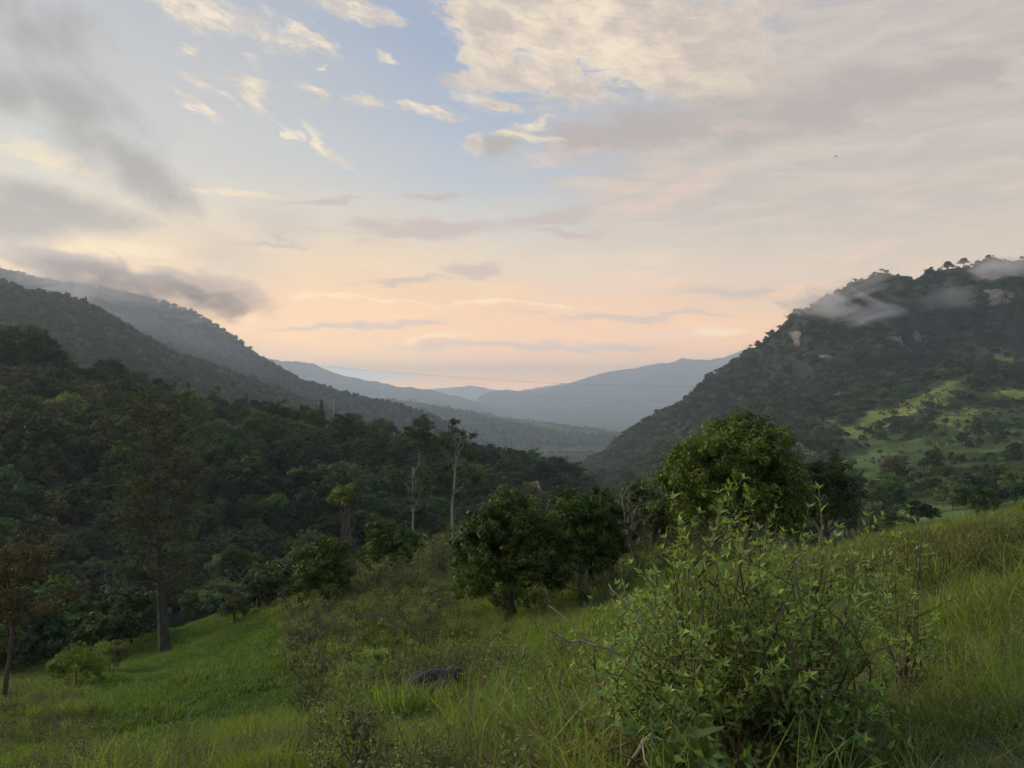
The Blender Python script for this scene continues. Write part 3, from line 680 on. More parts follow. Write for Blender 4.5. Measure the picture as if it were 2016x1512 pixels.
def scatter(name, pts, rotz, scale, idx, coll, label, cat, tilt=None, kind='stuff'):
    """one object whose points carry instances of the sources"""
    n = len(pts); me = bpy.data.meshes.new(name); me.vertices.add(n); me.vertices.foreach_set('co', np.asarray(pts, np.float32).ravel())
    rot = np.zeros((n, 3), np.float32); rot[:, 2] = rotz
    if tilt is not None: rot[:, :2] = tilt
    a = me.attributes.new('rot', 'FLOAT_VECTOR', 'POINT'); a.data.foreach_set('vector', rot.ravel())
    sc = np.asarray(scale, np.float32)
    if sc.ndim == 1: sc = np.repeat(sc[:, None], 3, 1)
    a = me.attributes.new('scl', 'FLOAT_VECTOR', 'POINT'); a.data.foreach_set('vector', np.ascontiguousarray(sc).ravel())
    a = me.attributes.new('pick', 'INT', 'POINT'); a.data.foreach_set('value', np.asarray(idx, np.int32))
    me.update()
    o = obj(name, me); tag(o, label, cat, kind=kind)
    ng = bpy.data.node_groups.new(name, 'GeometryNodeTree')
    ng.interface.new_socket('Geometry', in_out='INPUT', socket_type='NodeSocketGeometry'); ng.interface.new_socket('Geometry', in_out='OUTPUT', socket_type='NodeSocketGeometry')
    gi = ng.nodes.new('NodeGroupInput'); go = ng.nodes.new('NodeGroupOutput')
    ip = ng.nodes.new('GeometryNodeInstanceOnPoints'); ci = ng.nodes.new('GeometryNodeCollectionInfo')
    ci.inputs['Collection'].default_value = coll; ci.inputs['Separate Children'].default_value = True; ci.inputs['Reset Children'].default_value = True
    def attr(nm, t):
        q = ng.nodes.new('GeometryNodeInputNamedAttribute'); q.data_type = t; q.inputs['Name'].default_value = nm; return q.outputs[0]
    ng.links.new(gi.outputs[0], ip.inputs['Points']); ng.links.new(ci.outputs[0], ip.inputs['Instance'])
    ip.inputs['Pick Instance'].default_value = True
    ng.links.new(attr('pick', 'INT'), ip.inputs['Instance Index']); ng.links.new(attr('scl', 'FLOAT_VECTOR'), ip.inputs['Scale'])
    er = ng.nodes.new('FunctionNodeEulerToRotation'); ng.links.new(attr('rot', 'FLOAT_VECTOR'), er.inputs[0]); ng.links.new(er.outputs[0], ip.inputs['Rotation'])
    ng.links.new(ip.outputs[0], go.inputs[0])
    md = o.modifiers.new('instances', 'NODES'); md.node_group = ng
    return o
FOREST_SRC = source_set('forest_source', [joined([k.trunk, k.crown], 'forest_tree') for k in KINDS])

# ------------------------------------------------------------------ where the forest stands
rngF = np.random.RandomState(2024)
def visible(X, Y, ztop, tol=0.0):
    """is the top above everything nearer along its line of sight?"""
    ts = np.linspace(.03, .985, 60); best = np.full(len(X), -9.0)
    for t in ts:
        zz = H(X * t, Y * t) + np.where(np.hypot(X, Y) * t > 180, 3.0, 0.0); best = np.maximum(best, zz / (Y * t))
    return ztop / Y > best + tol
def area_pts(pxlo, pxhi, ylo, yhi, spacing):
    """points spread evenly over the ground between two depths"""
    A = (pxhi - pxlo) / FX * (yhi ** 2 - ylo ** 2) / 2; n = int(A / spacing ** 2)
    y = np.sqrt(rngF.uniform(ylo ** 2, yhi ** 2, n)); px = rngF.uniform(pxlo, pxhi, n)
    return (px - CX) / FX * y, y, px
def pick_kinds(n, wts):
    w_ = np.array(wts, float); return rngF.choice(len(wts), n, p=w_ / w_.sum())
tree_n = {}
def place_tree(kidx, loc, s, rz, label, group, name=None):
    e = empty(name or KN[kidx], loc, label, 'tree', group, rz, s)
    obj('trunk', KINDS[kidx].trunk, e); obj('crown', KINDS[kidx].crown, e)['kind'] = 'stuff'
    return e
def forest():
    SX, SY, SZ, SK, SS = [], [], [], [], []
    # left hillside, near
    X, Y, px = area_pts(-160, 1230, 74, 520, 4.9); Z = H(X, Y); pxx, py = proj(X, Y, Z)
    r = np.hypot(X, Y); nz = fbm(X, Y, 40, 3, 77)
    keep = ~((Y < 150) & (py < 1000)) & ~in_poly(px, py, [(120, 745), (140, 690), (200, 690), (225, 745)]) & ~((Y < 92) & (px > 560))
    crest = np.interp(px, *L(*LEFT1.lines[2][0])); keep &= Y < crest + 60
    keep &= ~((px > 700) & (Y < 105)); keep &= ~((px > 1000) & (Y < 150)); keep &= (rngF.uniform(0, 1, len(X)) < .62 + .5 * nz + .3 * (Y > 150))
    X, Y, Z, px, py, nz = [a[keep] for a in (X, Y, Z, px, py, nz)]
    K = pick_kinds(len(X), [5, 3, 3, .35, 2, 2.6, 4, 3]); S = rngF.choice([.5, .68, .88, 1.12], len(X), p=[.3, .38, .25, .07]) * rngF.uniform(.8, 1.2, len(X)) * np.where(Y < 140, .62, 1) * np.clip(.95 + .3 * nz, .6, 1.3)
    S = np.where(Y > crest[keep] - 60, S * .66, S)
    hh = np.array([k.h for k in KINDS])[K] * S
    toprow = HY - FX * (Z + hh) / Y; hide = (px > 118) & (px < 222) & (toprow < 738) & (Y < 305); hh[hide] *= .4; S = np.where(hide, S * .4, S)
    vis = visible(X, Y, Z + hh) & (px > -20) & (px < 1240)
    size = hh / Y * vis
    order = np.argsort(-size); big = order[:292]; rest = np.setdiff1d(np.arange(len(X)), big); rest = rest[(size[rest] > 0) | (rngF.uniform(0, 1, len(rest)) < .5)]
    for i in big:
        zone = 'low in the ravine' if Y[i] < 150 else ('along the crest of the left forested hillside' if Y[i] > np.interp(px[i], *L(*LEFT1.lines[2][0])) - 30 else 'in the middle of the left forested hillside')
        part = 'left of the tall sparse tree' if px[i] < 290 else 'behind the tall sparse tree' if px[i] < 430 else 'left of the lime tufted tree' if px[i] < 640 else 'left of the pale trunks' if px[i] < 800 else 'behind the pale trunks' if px[i] < 920 else 'right of the pale trunks'
        if 'middle' in zone: zone = ('low on' if Y[i] < 200 else 'halfway up' if Y[i] < 260 else 'high on') + ' the left hillside'
        zone = zone.replace('along the crest of the left forested hillside', 'on the left hillside crest') + ' ' + part
        place_tree(K[i], (X[i], Y[i], Z[i] - .2), S[i], rngF.uniform(0, 6.28), '%s tree %s' % (KNAME[K[i]], zone), '%s trees %s' % (KNAME[K[i]], zone)).scale = (S[i] * rngF.uniform(.8, 1.35), S[i] * rngF.uniform(.8, 1.35), S[i] * rngF.uniform(.85, 1.15))
    for a, v in zip((SX, SY, SZ, SK, SS), (X, Y, Z, K, S)): a.append(v[rest])
    # second and third left ridges
    for (lo, hi, y0, y1, sp, smin, smax) in ((-120, 900, 560, 1400, 7.8, .7, 1.2), (-100, 960, 1500, 2700, 11.5, .8, 1.35)):
        X, Y, px = area_pts(lo, hi, y0, y1, sp); Z = H(X, Y); K = pick_kinds(len(X), [5, 2, 4, .3, 1.5, 2, 4, 3]); S = rngF.uniform(smin, smax, len(X))
        vis = visible(X, Y, Z + 11 * S); 
        for a, v in zip((SX, SY, SZ, SK, SS), (X, Y, Z, K, S)): a.append(v[vis])
    # low hill across the valley
    X, Y, px = area_pts(760, 1320, 2400, 3900, 21); Z = H(X, Y); K = pick_kinds(len(X), [4, 1, 3, .3, 2, 2, 5, 1]); S = rngF.uniform(.6, 1.15, len(X))
    k_ = (fbm(X, Y, 260, 4, 70) < .25) & visible(X, Y, Z + 9 * S)
    for a, v in zip((SX, SY, SZ, SK, SS), (X, Y, Z, K, S)): a.append(v[k_])
    # right mountain
    X, Y, px = area_pts(1120, 2120, 150, 1560, 6.6); Z = H(X, Y); pxx, py = proj(X, Y, Z)
    K = pick_kinds(len(X), [5, 1.5, 3.5, .2, 4.0, 4.2, 5, 1.8]); nz = fbm(X, Y, 45, 3, 88); S = rngF.uniform(.5, 1.1, len(X)) * np.clip(1 + .35 * nz, .55, 1.4)
    fld = polys(px, py, FIELDS_Y + FIELDS_G); low = Y < 720
    edge = polys(px, py - 6, FIELDS_Y + FIELDS_G) | polys(px, py + 5, FIELDS_Y + FIELDS_G)
    pr = np.where(fld, .02, np.where(low, .78 + .7 * nz, .93)); pr = np.where((py > 985) & (px > 1690), .30, pr)
    pr = np.where((Y < 330) & (px < 1560), .6, pr); pr = np.where(edge & ~fld, .3, pr)
    crest = np.interp(px, *L(*RCY)); k_ = (rngF.uniform(0, 1, len(X)) < pr) & (Y < crest + 45); S = np.where(Y > crest - 25, S * .62, S); S = np.where(Y < 700, S * rngF.choice([.42, .62, .9], len(S), p=[.45, .37, .18]), S)
    k_[k_] &= visible(X[k_], Y[k_], (Z + 11 * S)[k_])
    X, Y, Z, K, S, px, crest = [a[k_] for a in (X, Y, Z, K, S, px, crest)]
    # the ones that show largest are objects of their own
    hh = np.array([k.h for k in KINDS])[K] * S; order = np.argsort(-hh / Y + ((px < 1180) | (px > 2040)) * 1.0); sel = order[:210]
    top = np.where((Y > crest - 14) & (px > 1180) & (px < 2030))[0]; top = top[np.argsort(px[top])][::max(1, len(top) // 60)]; sel = np.union1d(sel, top)
    for i in sel:
        zone = 'on the right mountain skyline' if Y[i] > crest[i] - 16 else ('below the terraces' if Y[i] < 420 else 'among the terraced fields')
        zone += ' left of the largest rounded tree' if px[i] < 1300 else ' above the largest rounded tree' if px[i] < 1600 else ' right of the largest rounded tree' if px[i] < 1820 else ' near the right picture edge'
        place_tree(K[i], (X[i], Y[i], Z[i] - .2), S[i], rngF.uniform(0, 6.28), '%s tree %s' % (KNAME[K[i]], zone), '%s trees %s' % (KNAME[K[i]], zone))
    rest = np.setdiff1d(np.arange(len(X)), sel)
    for a, v in zip((SX, SY, SZ, SK, SS), (X, Y, Z, K, S)): a.append(v[rest])
    # small bushes dotted over the pastures
    X, Y, px = area_pts(1560, 2060, 260, 900, 5.0); Z = H(X, Y); K = rngF.choice([0, 4, 5, 6], len(X)); S = rngF.uniform(.10, .24, len(X)); k_ = (fbm(X, Y, 30, 3, 97) > -.15) & visible(X, Y, Z + 1.5)
    for a, v in zip((SX, SY, SZ, SK, SS), (X, Y, Z, K, S)): a.append(v[k_])
    X, Y, Z, K, S = [np.concatenate(a) for a in (SX, SY, SZ, SK, SS)]
    print('forest instances', len(X)); flat = (X > 0) & (Y > 650) & (Y < 1700)
    sc = np.stack([S * rngF.uniform(.85, 1.2, len(S)), S * rngF.uniform(.85, 1.2, len(S)), S * rngF.uniform(.85, 1.15, len(S))], 1) * np.where(flat[:, None], np.array([1.35, 1.35, .85]), np.array([1.0, 1.0, 1.0]))
    scatter('forest', np.stack([X, Y, Z - .3], 1), rngF.uniform(0, 6.28, len(X)), sc, K, FOREST_SRC, 'dense forest covering the far ridges and the mountain', 'forest')
forest()
# trees on the skylines that stand out one by one
for (px, y, k, s, lab) in [(485, 335, 3, .62, 'small pointed tree standing alone on the left hillside crest'), (370, 325, 3, .75, 'pointed dark tree above the tall tree on the left crest'),
                           (832, 400, 7, 1.22, 'large dark domed tree on the crest right of the pole'), (85, 285, 7, 1.05, 'dark domed tree beside the roadside houses'), (22, 280, 0, 1.25, 'dark broad tree at the left picture edge on the crest'),
                           (530, 345, 2, .7, 'flat dark tree right of the pointed crest tree'), (225, 300, 1, .75, 'oval tree right of the lawn'), (252, 303, 3, .6, 'pointed tree next to the lawn'), (125, 288, 5, .85, 'brownish tree left of the lawn'),
                           (130, 215, 4, 1.35, 'bright green tree in the left forest below the lawn'), (765, 385, 4, .9, 'light green tree left of the large domed crest tree'), (700, 380, 1, .85, 'tall tree group member right of the pole'),
                           (600, 352, 2, .8, 'umbrella shaped tree left of the pole'), (572, 350, 1, .55, 'slender tree left of the umbrella shaped tree')]:
    g = G(px, y); place_tree(k, g, s, px * .1, lab, None)
for (px, y, k, s, lab) in [(1832, 1145, 7, 1.9, 'largest domed tree on the right mountain summit'), (1866, 1146, 2, 1.7, 'flat crowned tree right of the largest summit tree'), (1897, 1148, 2, 1.6, 'second flat crowned tree on the right summit'),
                           (1757, 1150, 0, 1.1, 'small round tree alone on the right summit'), (1655, 1160, 2, 1.0, 'flat tree where the right summit starts to fall'), (1520, 1190, 0, .9, 'small round skyline tree below the mist'),
                           (1492, 1196, 2, 1.05, 'flat skyline tree low on the right ridge'), (1393, 1255, 7, 1.15, 'domed skyline tree left of the low ridge'), (1440, 1225, 1, .8, 'thin tall skyline tree on the right ridge')]:
    g = G(px, y); place_tree(k, g, s, px * .1, lab, None)
# ------------------------------------------------------------------ trees of the near slope
def local_tree(name, base, label, cat='tree', group=None): return empty(name, base, label, cat, group)
def htop(px, y, row): g = G(px, y); return (HY - row) / FX * y - g[2]
def leafy_tree(name, base, label, h, rx, rz, trunks, clumps, per, leaf, mat, seed, cr=.16, low=.0, lean=(0, 0), amp=.35, cat='tree', bark=B1, group=None, squash=.8, twigs=0, asp=.5, tonev=.25, trunk_r=.055):
    """tree with a dense crown of clumps carried by forking limbs"""
    rng = np.random.RandomState(seed); e = local_tree(name, base, label, cat, group)
    cz = h - rz; cent = lumpy(rng, clumps, rx, rz, (lean[0], lean[1], cz), seed, .3, amp)
    cent = cent[cent[:, 2] > low]
    cb = MB(); clump_leaves(cb, rng, cent, rng.uniform(.6, 1.25, len(cent)) * rx * cr, per, leaf, squash, asp, tonev, spread=.55)
    # stray leaves make the outline uneven
    out = cent[rng.choice(len(cent), len(cent) // 2)]; d = unit(out - np.array([lean[0], lean[1], cz])); n_ = 5
    leaves(cb, rng, (out[:, None] + d[:, None] * rng.uniform(.6, 1.5, (len(out), n_, 1)) * rx * cr + rng.normal(0, rx * .03, (len(out), n_, 3))).reshape(-1, 3), np.repeat(d, n_, 0), leaf, asp)
    for (tx, ty, dx, dy) in trunks:
        tb = MB(); P_ = [(tx, ty, -.35), (tx + dx * .25, ty + dy * .25, h * .12), (tx + dx * .6, ty + dy * .6, h * .26), (tx + dx, ty + dy, h * .45), (tx + dx * 1.1, ty + dy * 1.1, h * .62)]
        r0 = h * trunk_r; tb.tube(P_, [r0 * 1.35, r0, r0 * .82, r0 * .6, r0 * .3], 9)
        for q in range(9):
            c = cent[rng.randint(len(cent))]; s0 = np.array(P_[2]) + (np.array(P_[4]) - np.array(P_[2])) * rng.uniform(0, 1)
            if c[2] > s0[2] - .1 * h: tb.tube([s0, (s0 + c) / 2 + rng.normal(0, .04 * h, 3), c], [r0 * .38, r0 * .22, r0 * .06], 5)
        obj('trunk', tb.mesh('trunk', bark, True), e)
    if twigs:
        tw = MB()
        for q in range(twigs):
            c = cent[rng.randint(len(cent))]; d = unit(c - np.array([lean[0], lean[1], cz * .8]))
            grow(tw, rng, c - d * rx * .1, d, rx * rng.uniform(.22, .45), h * .0035, 2, (1, 3), .8, .7, None, 3, .2)
        obj('bare_twigs', tw.mesh('bare_twigs', B4), e)['kind'] = 'stuff'
    c_ = obj('crown', cb.mesh('crown', mat), e); c_['kind'] = 'stuff'
    return e
t = FX
leafy_tree('orange_tree', G(1003, 25), 'round dark green fruit tree with single leaning trunk on the grass slope', htop(1005, 25, 982), 1.98, 1.9, [(.02, 0, -.15, .1)], 560, 80, .062, G5, 301, .13, .95, (-.05, 0), twigs=8, tonev=.35, amp=.25)
leafy_tree('orange_tree', G(1152, 27.5), 'round dark green fruit tree with two thin trunks behind the single-trunk tree', htop(1150, 27.5, 965), 1.45, 1.75, [(-.22, 0, .1, 0), (.25, .3, -.1, .1)], 420, 75, .062, G5, 302, .14, .95, (.05, 0), twigs=8, amp=.25, trunk_r=.04)
leafy_tree('orange_tree', G(1447, 29), 'largest rounded green tree behind the leafy bush', htop(1447, 29, 828), 2.7, 2.7, [(0, 0, .1, .1), (.3, .2, .4, .2)], 820, 80, .070, G5B, 303, .125, .3, (0, 0), twigs=26, amp=.20, tonev=.38)
leafy_tree('dark_shade_tree', G(1618, 44), 'dull green tree half hidden right of the largest rounded tree', htop(1618, 44, 908), 1.9, 2.0, [(0, 0, .1, 0)], 170, 60, .085, G1, 304, .18, .4, twigs=6)
leafy_tree('dense_bush', G(642, 38), 'dark round bush left of the pair on the grassy spur', htop(642, 38, 1068), 1.75, 1.7, [(0, 0, .05, 0)], 230, 80, .075, G5, 305, .18, .0, cat='bush')
leafy_tree('dense_bush', G(778, 45), 'dark rounded bush standing on the spur below the pale trunks', htop(778, 45, 1022), 1.75, 2.1, [(0, 0, .05, 0)], 230, 80, .085, G5, 306, .18, .2, cat='bush', twigs=5)
leafy_tree('dense_bush', G(510, 63), 'small dark bush at the far edge of the meadow', htop(510, 63, 1115), 1.25, 1.4, [(0, 0, 0, 0)], 130, 60, .085, G4, 307, .2, .0, cat='bush')
leafy_tree('brown_bush', G(462, 60), 'low brownish bush left of the small dark meadow bush', 2.2, 1.2, 1.1, [(0, 0, 0, 0)], 80, 45, .08, G3, 308, .2, .0, cat='bush', twigs=8)
leafy_tree('light_bush', G(600, 50), 'yellow green bush behind the dark round bush', 3.0, 1.5, 1.4, [(0, 0, 0, 0)], 110, 50, .085, G1, 309, .2, .0, cat='bush', twigs=5)
leafy_tree('undergrowth_bush', G(1285, 33), 'shaded bush under the bare grey tree', 3.2, 1.35, 1.55, [(0, 0, .1, 0), (.4, 0, .1, 0)], 140, 55, .075, G1, 310, .18, .0, cat='bush', twigs=8)
leafy_tree('undergrowth_bush', G(1215, 36), 'low brown green bush left of the bare grey tree', 2.7, 1.0, 1.2, [(0, 0, 0, 0)], 90, 45, .075, G3, 311, .2, .0, cat='bush', twigs=10)
leafy_tree('slender_lime_tree', G(675, 88), 'slender tree with bright lime green tufts in front of the forest', htop(675, 88, 952), 1.9, 1.6, [(0, 0, .1, 0)], 42, 50, .16, G8, 312, .24, 2.2, twigs=3, trunk_r=.02)
leafy_tree('lime_shrub', G(745, 80), 'light green spreading shrub left of the pale trunks', 3.4, 1.9, 1.3, [(0, 0, .1, 0)], 60, 45, .12, G2, 313, .2, .5, cat='shrub', twigs=4, trunk_r=.02)
leafy_tree('rusty_tree', G(22, 30), 'rust brown leaved tree at the left picture edge', htop(22, 30, 1062), 2.0, 2.4, [(-.3, 0, .4, 0)], 85, 45, .08, G7, 314, .2, 1.6, (.1, 0), bark=B1, twigs=40, trunk_r=.015)
leafy_tree('yellow_shrub', G(150, 37), 'yellowish flowering shrub near the left edge of the meadow', 1.9, 1.5, .9, [(0, 0, 0, 0)], 90, 45, .065, G8, 315, .2, .1, cat='shrub', twigs=10, trunk_r=.02)
leafy_tree('yellow_shrub', G(215, 44), 'smaller yellowish shrub right of the flowering shrub', 1.6, 1.2, .8, [(0, 0, 0, 0)], 60, 45, .065, G3, 316, .22, .1, cat='shrub', twigs=10, trunk_r=.02)
leafy_tree('lime_shrub', G(740, 17.5), 'upright lime green shrub in the middle of the slope', 1.5, .55, .75, [(0, 0, 0, 0), (.2, 0, .1, 0)], 55, 40, .034, G8, 317, .26, .25, cat='shrub', twigs=5, trunk_r=.014)
leafy_tree('ferny_shrub', G(690, 11.2), 'small bright green feathery shrub left of the dark rock', .75, .30, .36, [(0, 0, 0, 0)], 50, 60, .016, G6, 318, .3, .05, cat='shrub', trunk_r=.012)
leafy_tree('ferny_shrub', G(735, 11.0), 'taller bright green feathery shrub beside the dark rock', .9, .26, .40, [(0, 0, 0, 0)], 50, 60, .016, G6, 319, .3, .1, cat='shrub', trunk_r=.012)
leafy_tree('pale_small_tree', G(1235, 40), 'pale olive small tree behind the bare grey tree', 3.6, 1.3, 1.5, [(0, 0, 0, 0)], 70, 45, .09, G2, 321, .2, .6, twigs=6, trunk_r=.03)

# tall sparse tree of the meadow
B6 = m_bark('bark_dull', (.05, .044, .038), (.12, .108, .095), 5.0)
def tall_tree():
    rng = np.random.RandomState(330); b = G(325, 56); h = htop(325, 56, 742)
    e = local_tree('tall_tree', b, 'tall sparse tree with straight dark trunk on the lower meadow')
    tb = MB(); zz = np.linspace(-.5, h * .9, 16); P_ = np.stack([-.35 * np.sin(zz / 9) - zz * .028, 0 * zz, zz], 1)
    rad = np.interp(zz, [-.5, .6, 4, h * .6, h * .9], [.52, .40, .31, .17, .05]); tb.tube(P_, rad, 12); obj('trunk', tb.mesh('trunk', B6, True), e)
    bb = MB(); cb = MB(); cent = []
    for q in range(120):
        z = rng.uniform(.16, .9) ** .9 * h; f = z / h
        L_ = (3.6 * (1 - .55 * abs(f - .35)) if f < .6 else 4.6 - 4.0 * (f - .6)) * rng.uniform(.55, 1.45)
        if .48 < f < .6: L_ *= .75
        a = rng.uniform(0, 6.28); s0 = np.array([np.interp(z, zz, P_[:, 0]), 0, z]); d = np.array([math.cos(a), math.sin(a), rng.uniform(.0, .55)])
        tips = []; limb = MB() if q < 12 else bb
        grow(limb, rng, s0, d, L_ * .62, .055 * (1.2 - f) + .02, 2, (2, 3), .75, .62, tips, 5, .13, .05)
        if q < 12: obj('limb', limb.mesh('limb', B6, True), e)
        for tpos, td, dep in tips:
            if dep < 2: cent.append(tpos)
    cent = np.array(cent); cent = cent[(cent[:, 2] < h) & (np.hypot(cent[:, 0] + .5, cent[:, 1]) > 1.1)]
    clump_leaves(cb, rng, cent, rng.uniform(.25, .62, len(cent)), 15, .10, .5, .38, .3, .5, .5, .2)
    obj('branches', bb.mesh('branches', B6), e)['kind'] = 'stuff'; obj('crown', cb.mesh('crown', G9), e)['kind'] = 'stuff'
tall_tree()
def pale_tree(px, y, h, seed, label, lean, tuft):
    rng = np.random.RandomState(seed); b = G(px, y); e = local_tree('pale_trunk_tree', b, label, group='tall pale trunk trees')
    tb = MB(); zz = np.linspace(-.5, h * .86, 12); P_ = np.stack([lean * (zz / h) ** 1.3 + .05 * np.sin(zz), 0 * zz, zz], 1); tb.tube(P_, np.interp(zz, [-.5, .5, h * .86], [.21, .15, .06]), 10)
    obj('trunk', tb.mesh('trunk', B2, True), e); cb = MB(); cent = []
    for q in range(18):
        z = h * rng.uniform(.5, .86) if q else h * .3; a = rng.uniform(0, 6.28); s0 = np.array([np.interp(z, zz, P_[:, 0]), 0, z]); lb = MB(); tips = []
        grow(lb, rng, s0, (math.cos(a), math.sin(a), rng.uniform(.3, 1.1)), h * rng.uniform(.08, .16), .05, 2, (1, 3), .7, .66, tips, 5, .2, .12)
        obj('limb', lb.mesh('limb', B5, True), e)
        if q: cent += [p_ for p_, _, d_ in tips if d_ < 2]
    cent = np.array(cent); cent = cent[rng.choice(len(cent), int(len(cent) * tuft))]
    clump_leaves(cb, rng, cent, rng.uniform(.25, .6, len(cent)), 26, .15, .7, .4, .3, .2, .5, .2)
    obj('crown', cb.mesh('crown', G9), e)['kind'] = 'stuff'
pale_tree(812, 80, htop(812, 80, 880), 341, 'left of the two tall pale trunks, with spreading bare limbs', .1, .6)
pale_tree(888, 70, htop(888, 70, 852), 342, 'right of the two tall pale trunks, taller, with brown leaf tufts at the top', .55, .9)
def bare_tree(name, px, y, h, seed, label, mat, d0, rad, depth=4, spread=.75, kids=(2, 3), cat='tree', up=.05):
    rng = np.random.RandomState(seed); b = G(px, y); e = local_tree(name, b, label, cat)
    tb = MB(); P_, de = branch_path(rng, (0, 0, -.3), d0, h * .42, 6, .10, .02); tb.tube(P_, np.linspace(rad * 1.2, rad * .7, 7), 8); obj('trunk', tb.mesh('trunk', mat, True), e)
    for q in range(5):
        lb = MB(); nd = unit(de + unit(rng.normal(0, 1, 3)) * spread + np.array([0, 0, .25]))
        grow(lb, rng, P_[-1 - (q % 3)], nd, h * rng.uniform(.18, .3), rad * .5, depth - 1, kids, .8, .7, None, 5, .25, up); obj('limb', lb.mesh('limb', mat, True), e)
bare_tree('bare_tree', 1262, 30, 4.4, 351, 'bare grey tree with twisted dead branches between the green trees', B5, (-.35, 0, 1), .085, 4)
bare_tree('dead_tree', 556, 66, htop(556, 66, 1025) * 1.05, 352, 'leafless white dead tree with curved top at the forest edge', B2, (.25, 0, 1), .085, 3, .5, (1, 2))
bare_tree('dead_tree', 503, 72, htop(503, 72, 1035), 353, 'small pale dead tree left of the white dead tree', B2, (.05, 0, 1), .06, 3, .4, (1, 2), up=.15)
bare_tree('dead_tree', 228, 70, htop(228, 70, 1060), 354, 'thin leaning pale dead trunk left of the tall tree', B5, (-.2, 0, 1), .09, 3, .4, (1, 2))
bare_tree('bare_shrub', 615, 20, 2.4, 355, 'dark leafless twiggy shrub beside the meadow', B4, (.1, 0, 1), .03, 5, .9, (2, 3), 'shrub')
bare_tree('bare_shrub', 655, 24, 2.2, 356, 'grey leafless thicket right of the dark twiggy shrub', B5, (-.1, 0, 1), .025, 5, .9, (2, 3), 'shrub')
bare_tree('bare_shrub', 840, 15, 1.1, 357, 'pale dry twiggy shrub above the dark rock', B3, (-.2, 0, 1), .010, 4, .8, (2, 3), 'shrub')

# low scrub down the slope, one object each
def scrub():
    rng = np.random.RandomState(1200); vars_ = []
    for k, (mat, lf, n, per, nm, lab) in enumerate([(GW, .016, 26, 34, 'low_shrub', 'soft green low shrub'), (GW, .018, 34, 34, 'low_shrub', 'olive green low shrub'), (G2, .018, 20, 30, 'low_shrub', 'yellow green low shrub'), (G3, .018, 16, 24, 'low_shrub', 'brownish half bare low shrub')]):
        cb = MB(); tb = MB(); cent = lumpy(rng, n, .42, .36, (0, 0, .42), k, .2, .5); clump_leaves(cb, rng, cent, rng.uniform(.07, .15, n), per, lf, .8, .45, .3, .4, .6, .1)
        for c in cent: tb.tube([(0, 0, -.08), c * np.array([.45, .45, .5]) + rng.normal(0, .02, 3), c], [.012, .008, .003], 4)
        vars_.append((cb.mesh('crown', mat), tb.mesh('stems', B4), nm, lab))
    for q in range(130):
        px, y = (rng.uniform(560, 1180), rng.uniform(7.5, 30)) if q < 34 else (rng.uniform(560, 900), rng.uniform(13, 58)); g = G(px, y); r, py = proj(g[0], g[1], g[2])
        if in_poly(np.array([px]), np.array([py]), MEADOW)[0] or (720 < px < 930 and y < 12) or (870 < px < 1190 and 11 < y < 30): continue
        k = rng.choice(4, p=[.22, .38, .12, .28]); zone = ('at the lower left' if px < 560 else 'below the round fruit trees' if px > 880 else 'on the middle slope') + (' near the bottom edge' if py > 1380 else ' far down near the meadow' if py < 1260 else ' in the grass')
        e = empty('low_shrub', g, '%s %s' % (vars_[k][3], zone), 'shrub', '%ss %s' % (vars_[k][3], zone), rng.uniform(0, 6.28), rng.uniform(.55, 1.35) * (1 + y / 42))
        obj('stems', vars_[k][1], e); obj('crown', vars_[k][0], e)['kind'] = 'stuff'
scrub()
# dark boulder
def boulder():
    rng = np.random.RandomState(360); b = G(832, 10.0); e_ = sphere_mesh('rock', ROCK, 28, 18)
    co = np.empty(len(e_.vertices) * 3, np.float32); e_.vertices.foreach_get('co', co); V = co.reshape(-1, 3).astype(float)
    d = unit(V); n = fbm(d[:, 0] * 2 + 3, d[:, 1] * 2 + d[:, 2] * 1.5, 1, 4, 5) * .22 + fbm(d[:, 0] * 6, d[:, 2] * 6 + d[:, 1] * 3, 1, 3, 8) * .07
    V = d * (1 + n)[:, None] * np.array([.56, .40, .26]); V[:, 2] += .26 * V[:, 0]
    e_.vertices.foreach_set('co', V.astype(np.float32).ravel()); e_.polygons.foreach_set('use_smooth', np.ones(len(e_.polygons), bool))
    o = obj('rock', e_); o.location = b + np.array([0, 0, .10]); tag(o, 'dark weathered boulder lying in the grass', 'rock')
boulder()

# ------------------------------------------------------------------ the big leafy bush
def leaf_template():
    ts = np.array([0, .12, .32, .58, .82, 1.0]); hw = np.array([.012, .12, .19, .13, .045, 0]); bend = -.16 * ts ** 2
    V = [(t_, 0, z_) for t_, z_ in zip(ts, bend)]
    for sgn in (1, -1): V += [(ts[i], sgn * hw[i], bend[i] + .28 * hw[i]) for i in range(1, 5)]
    l = [6, 7, 8, 9]; r = [10, 11, 12, 13]; Q = []; T = [(0, 1, l[0]), (1, 0, r[0]), (4, 5, l[3]), (5, 4, r[3])]
    for i in range(3): Q += [(i + 1, i + 2, l[i + 1], l[i]), (i + 2, i + 1, r[i], r[i + 1])]
    return np.array(V, float), np.array(Q), np.array(T)
LT = leaf_template()
def frames(pos, d, up, s):
    x = unit(np.asarray(d, float)); y = unit(np.cross(up, x)); z = np.cross(x, y)
    M = np.zeros((len(x), 4, 4)); M[:, :3, 0] = x * s[:, None]; M[:, :3, 1] = y * s[:, None]; M[:, :3, 2] = z * s[:, None]; M[:, :3, 3] = pos; M[:, 3, 3] = 1
    return M
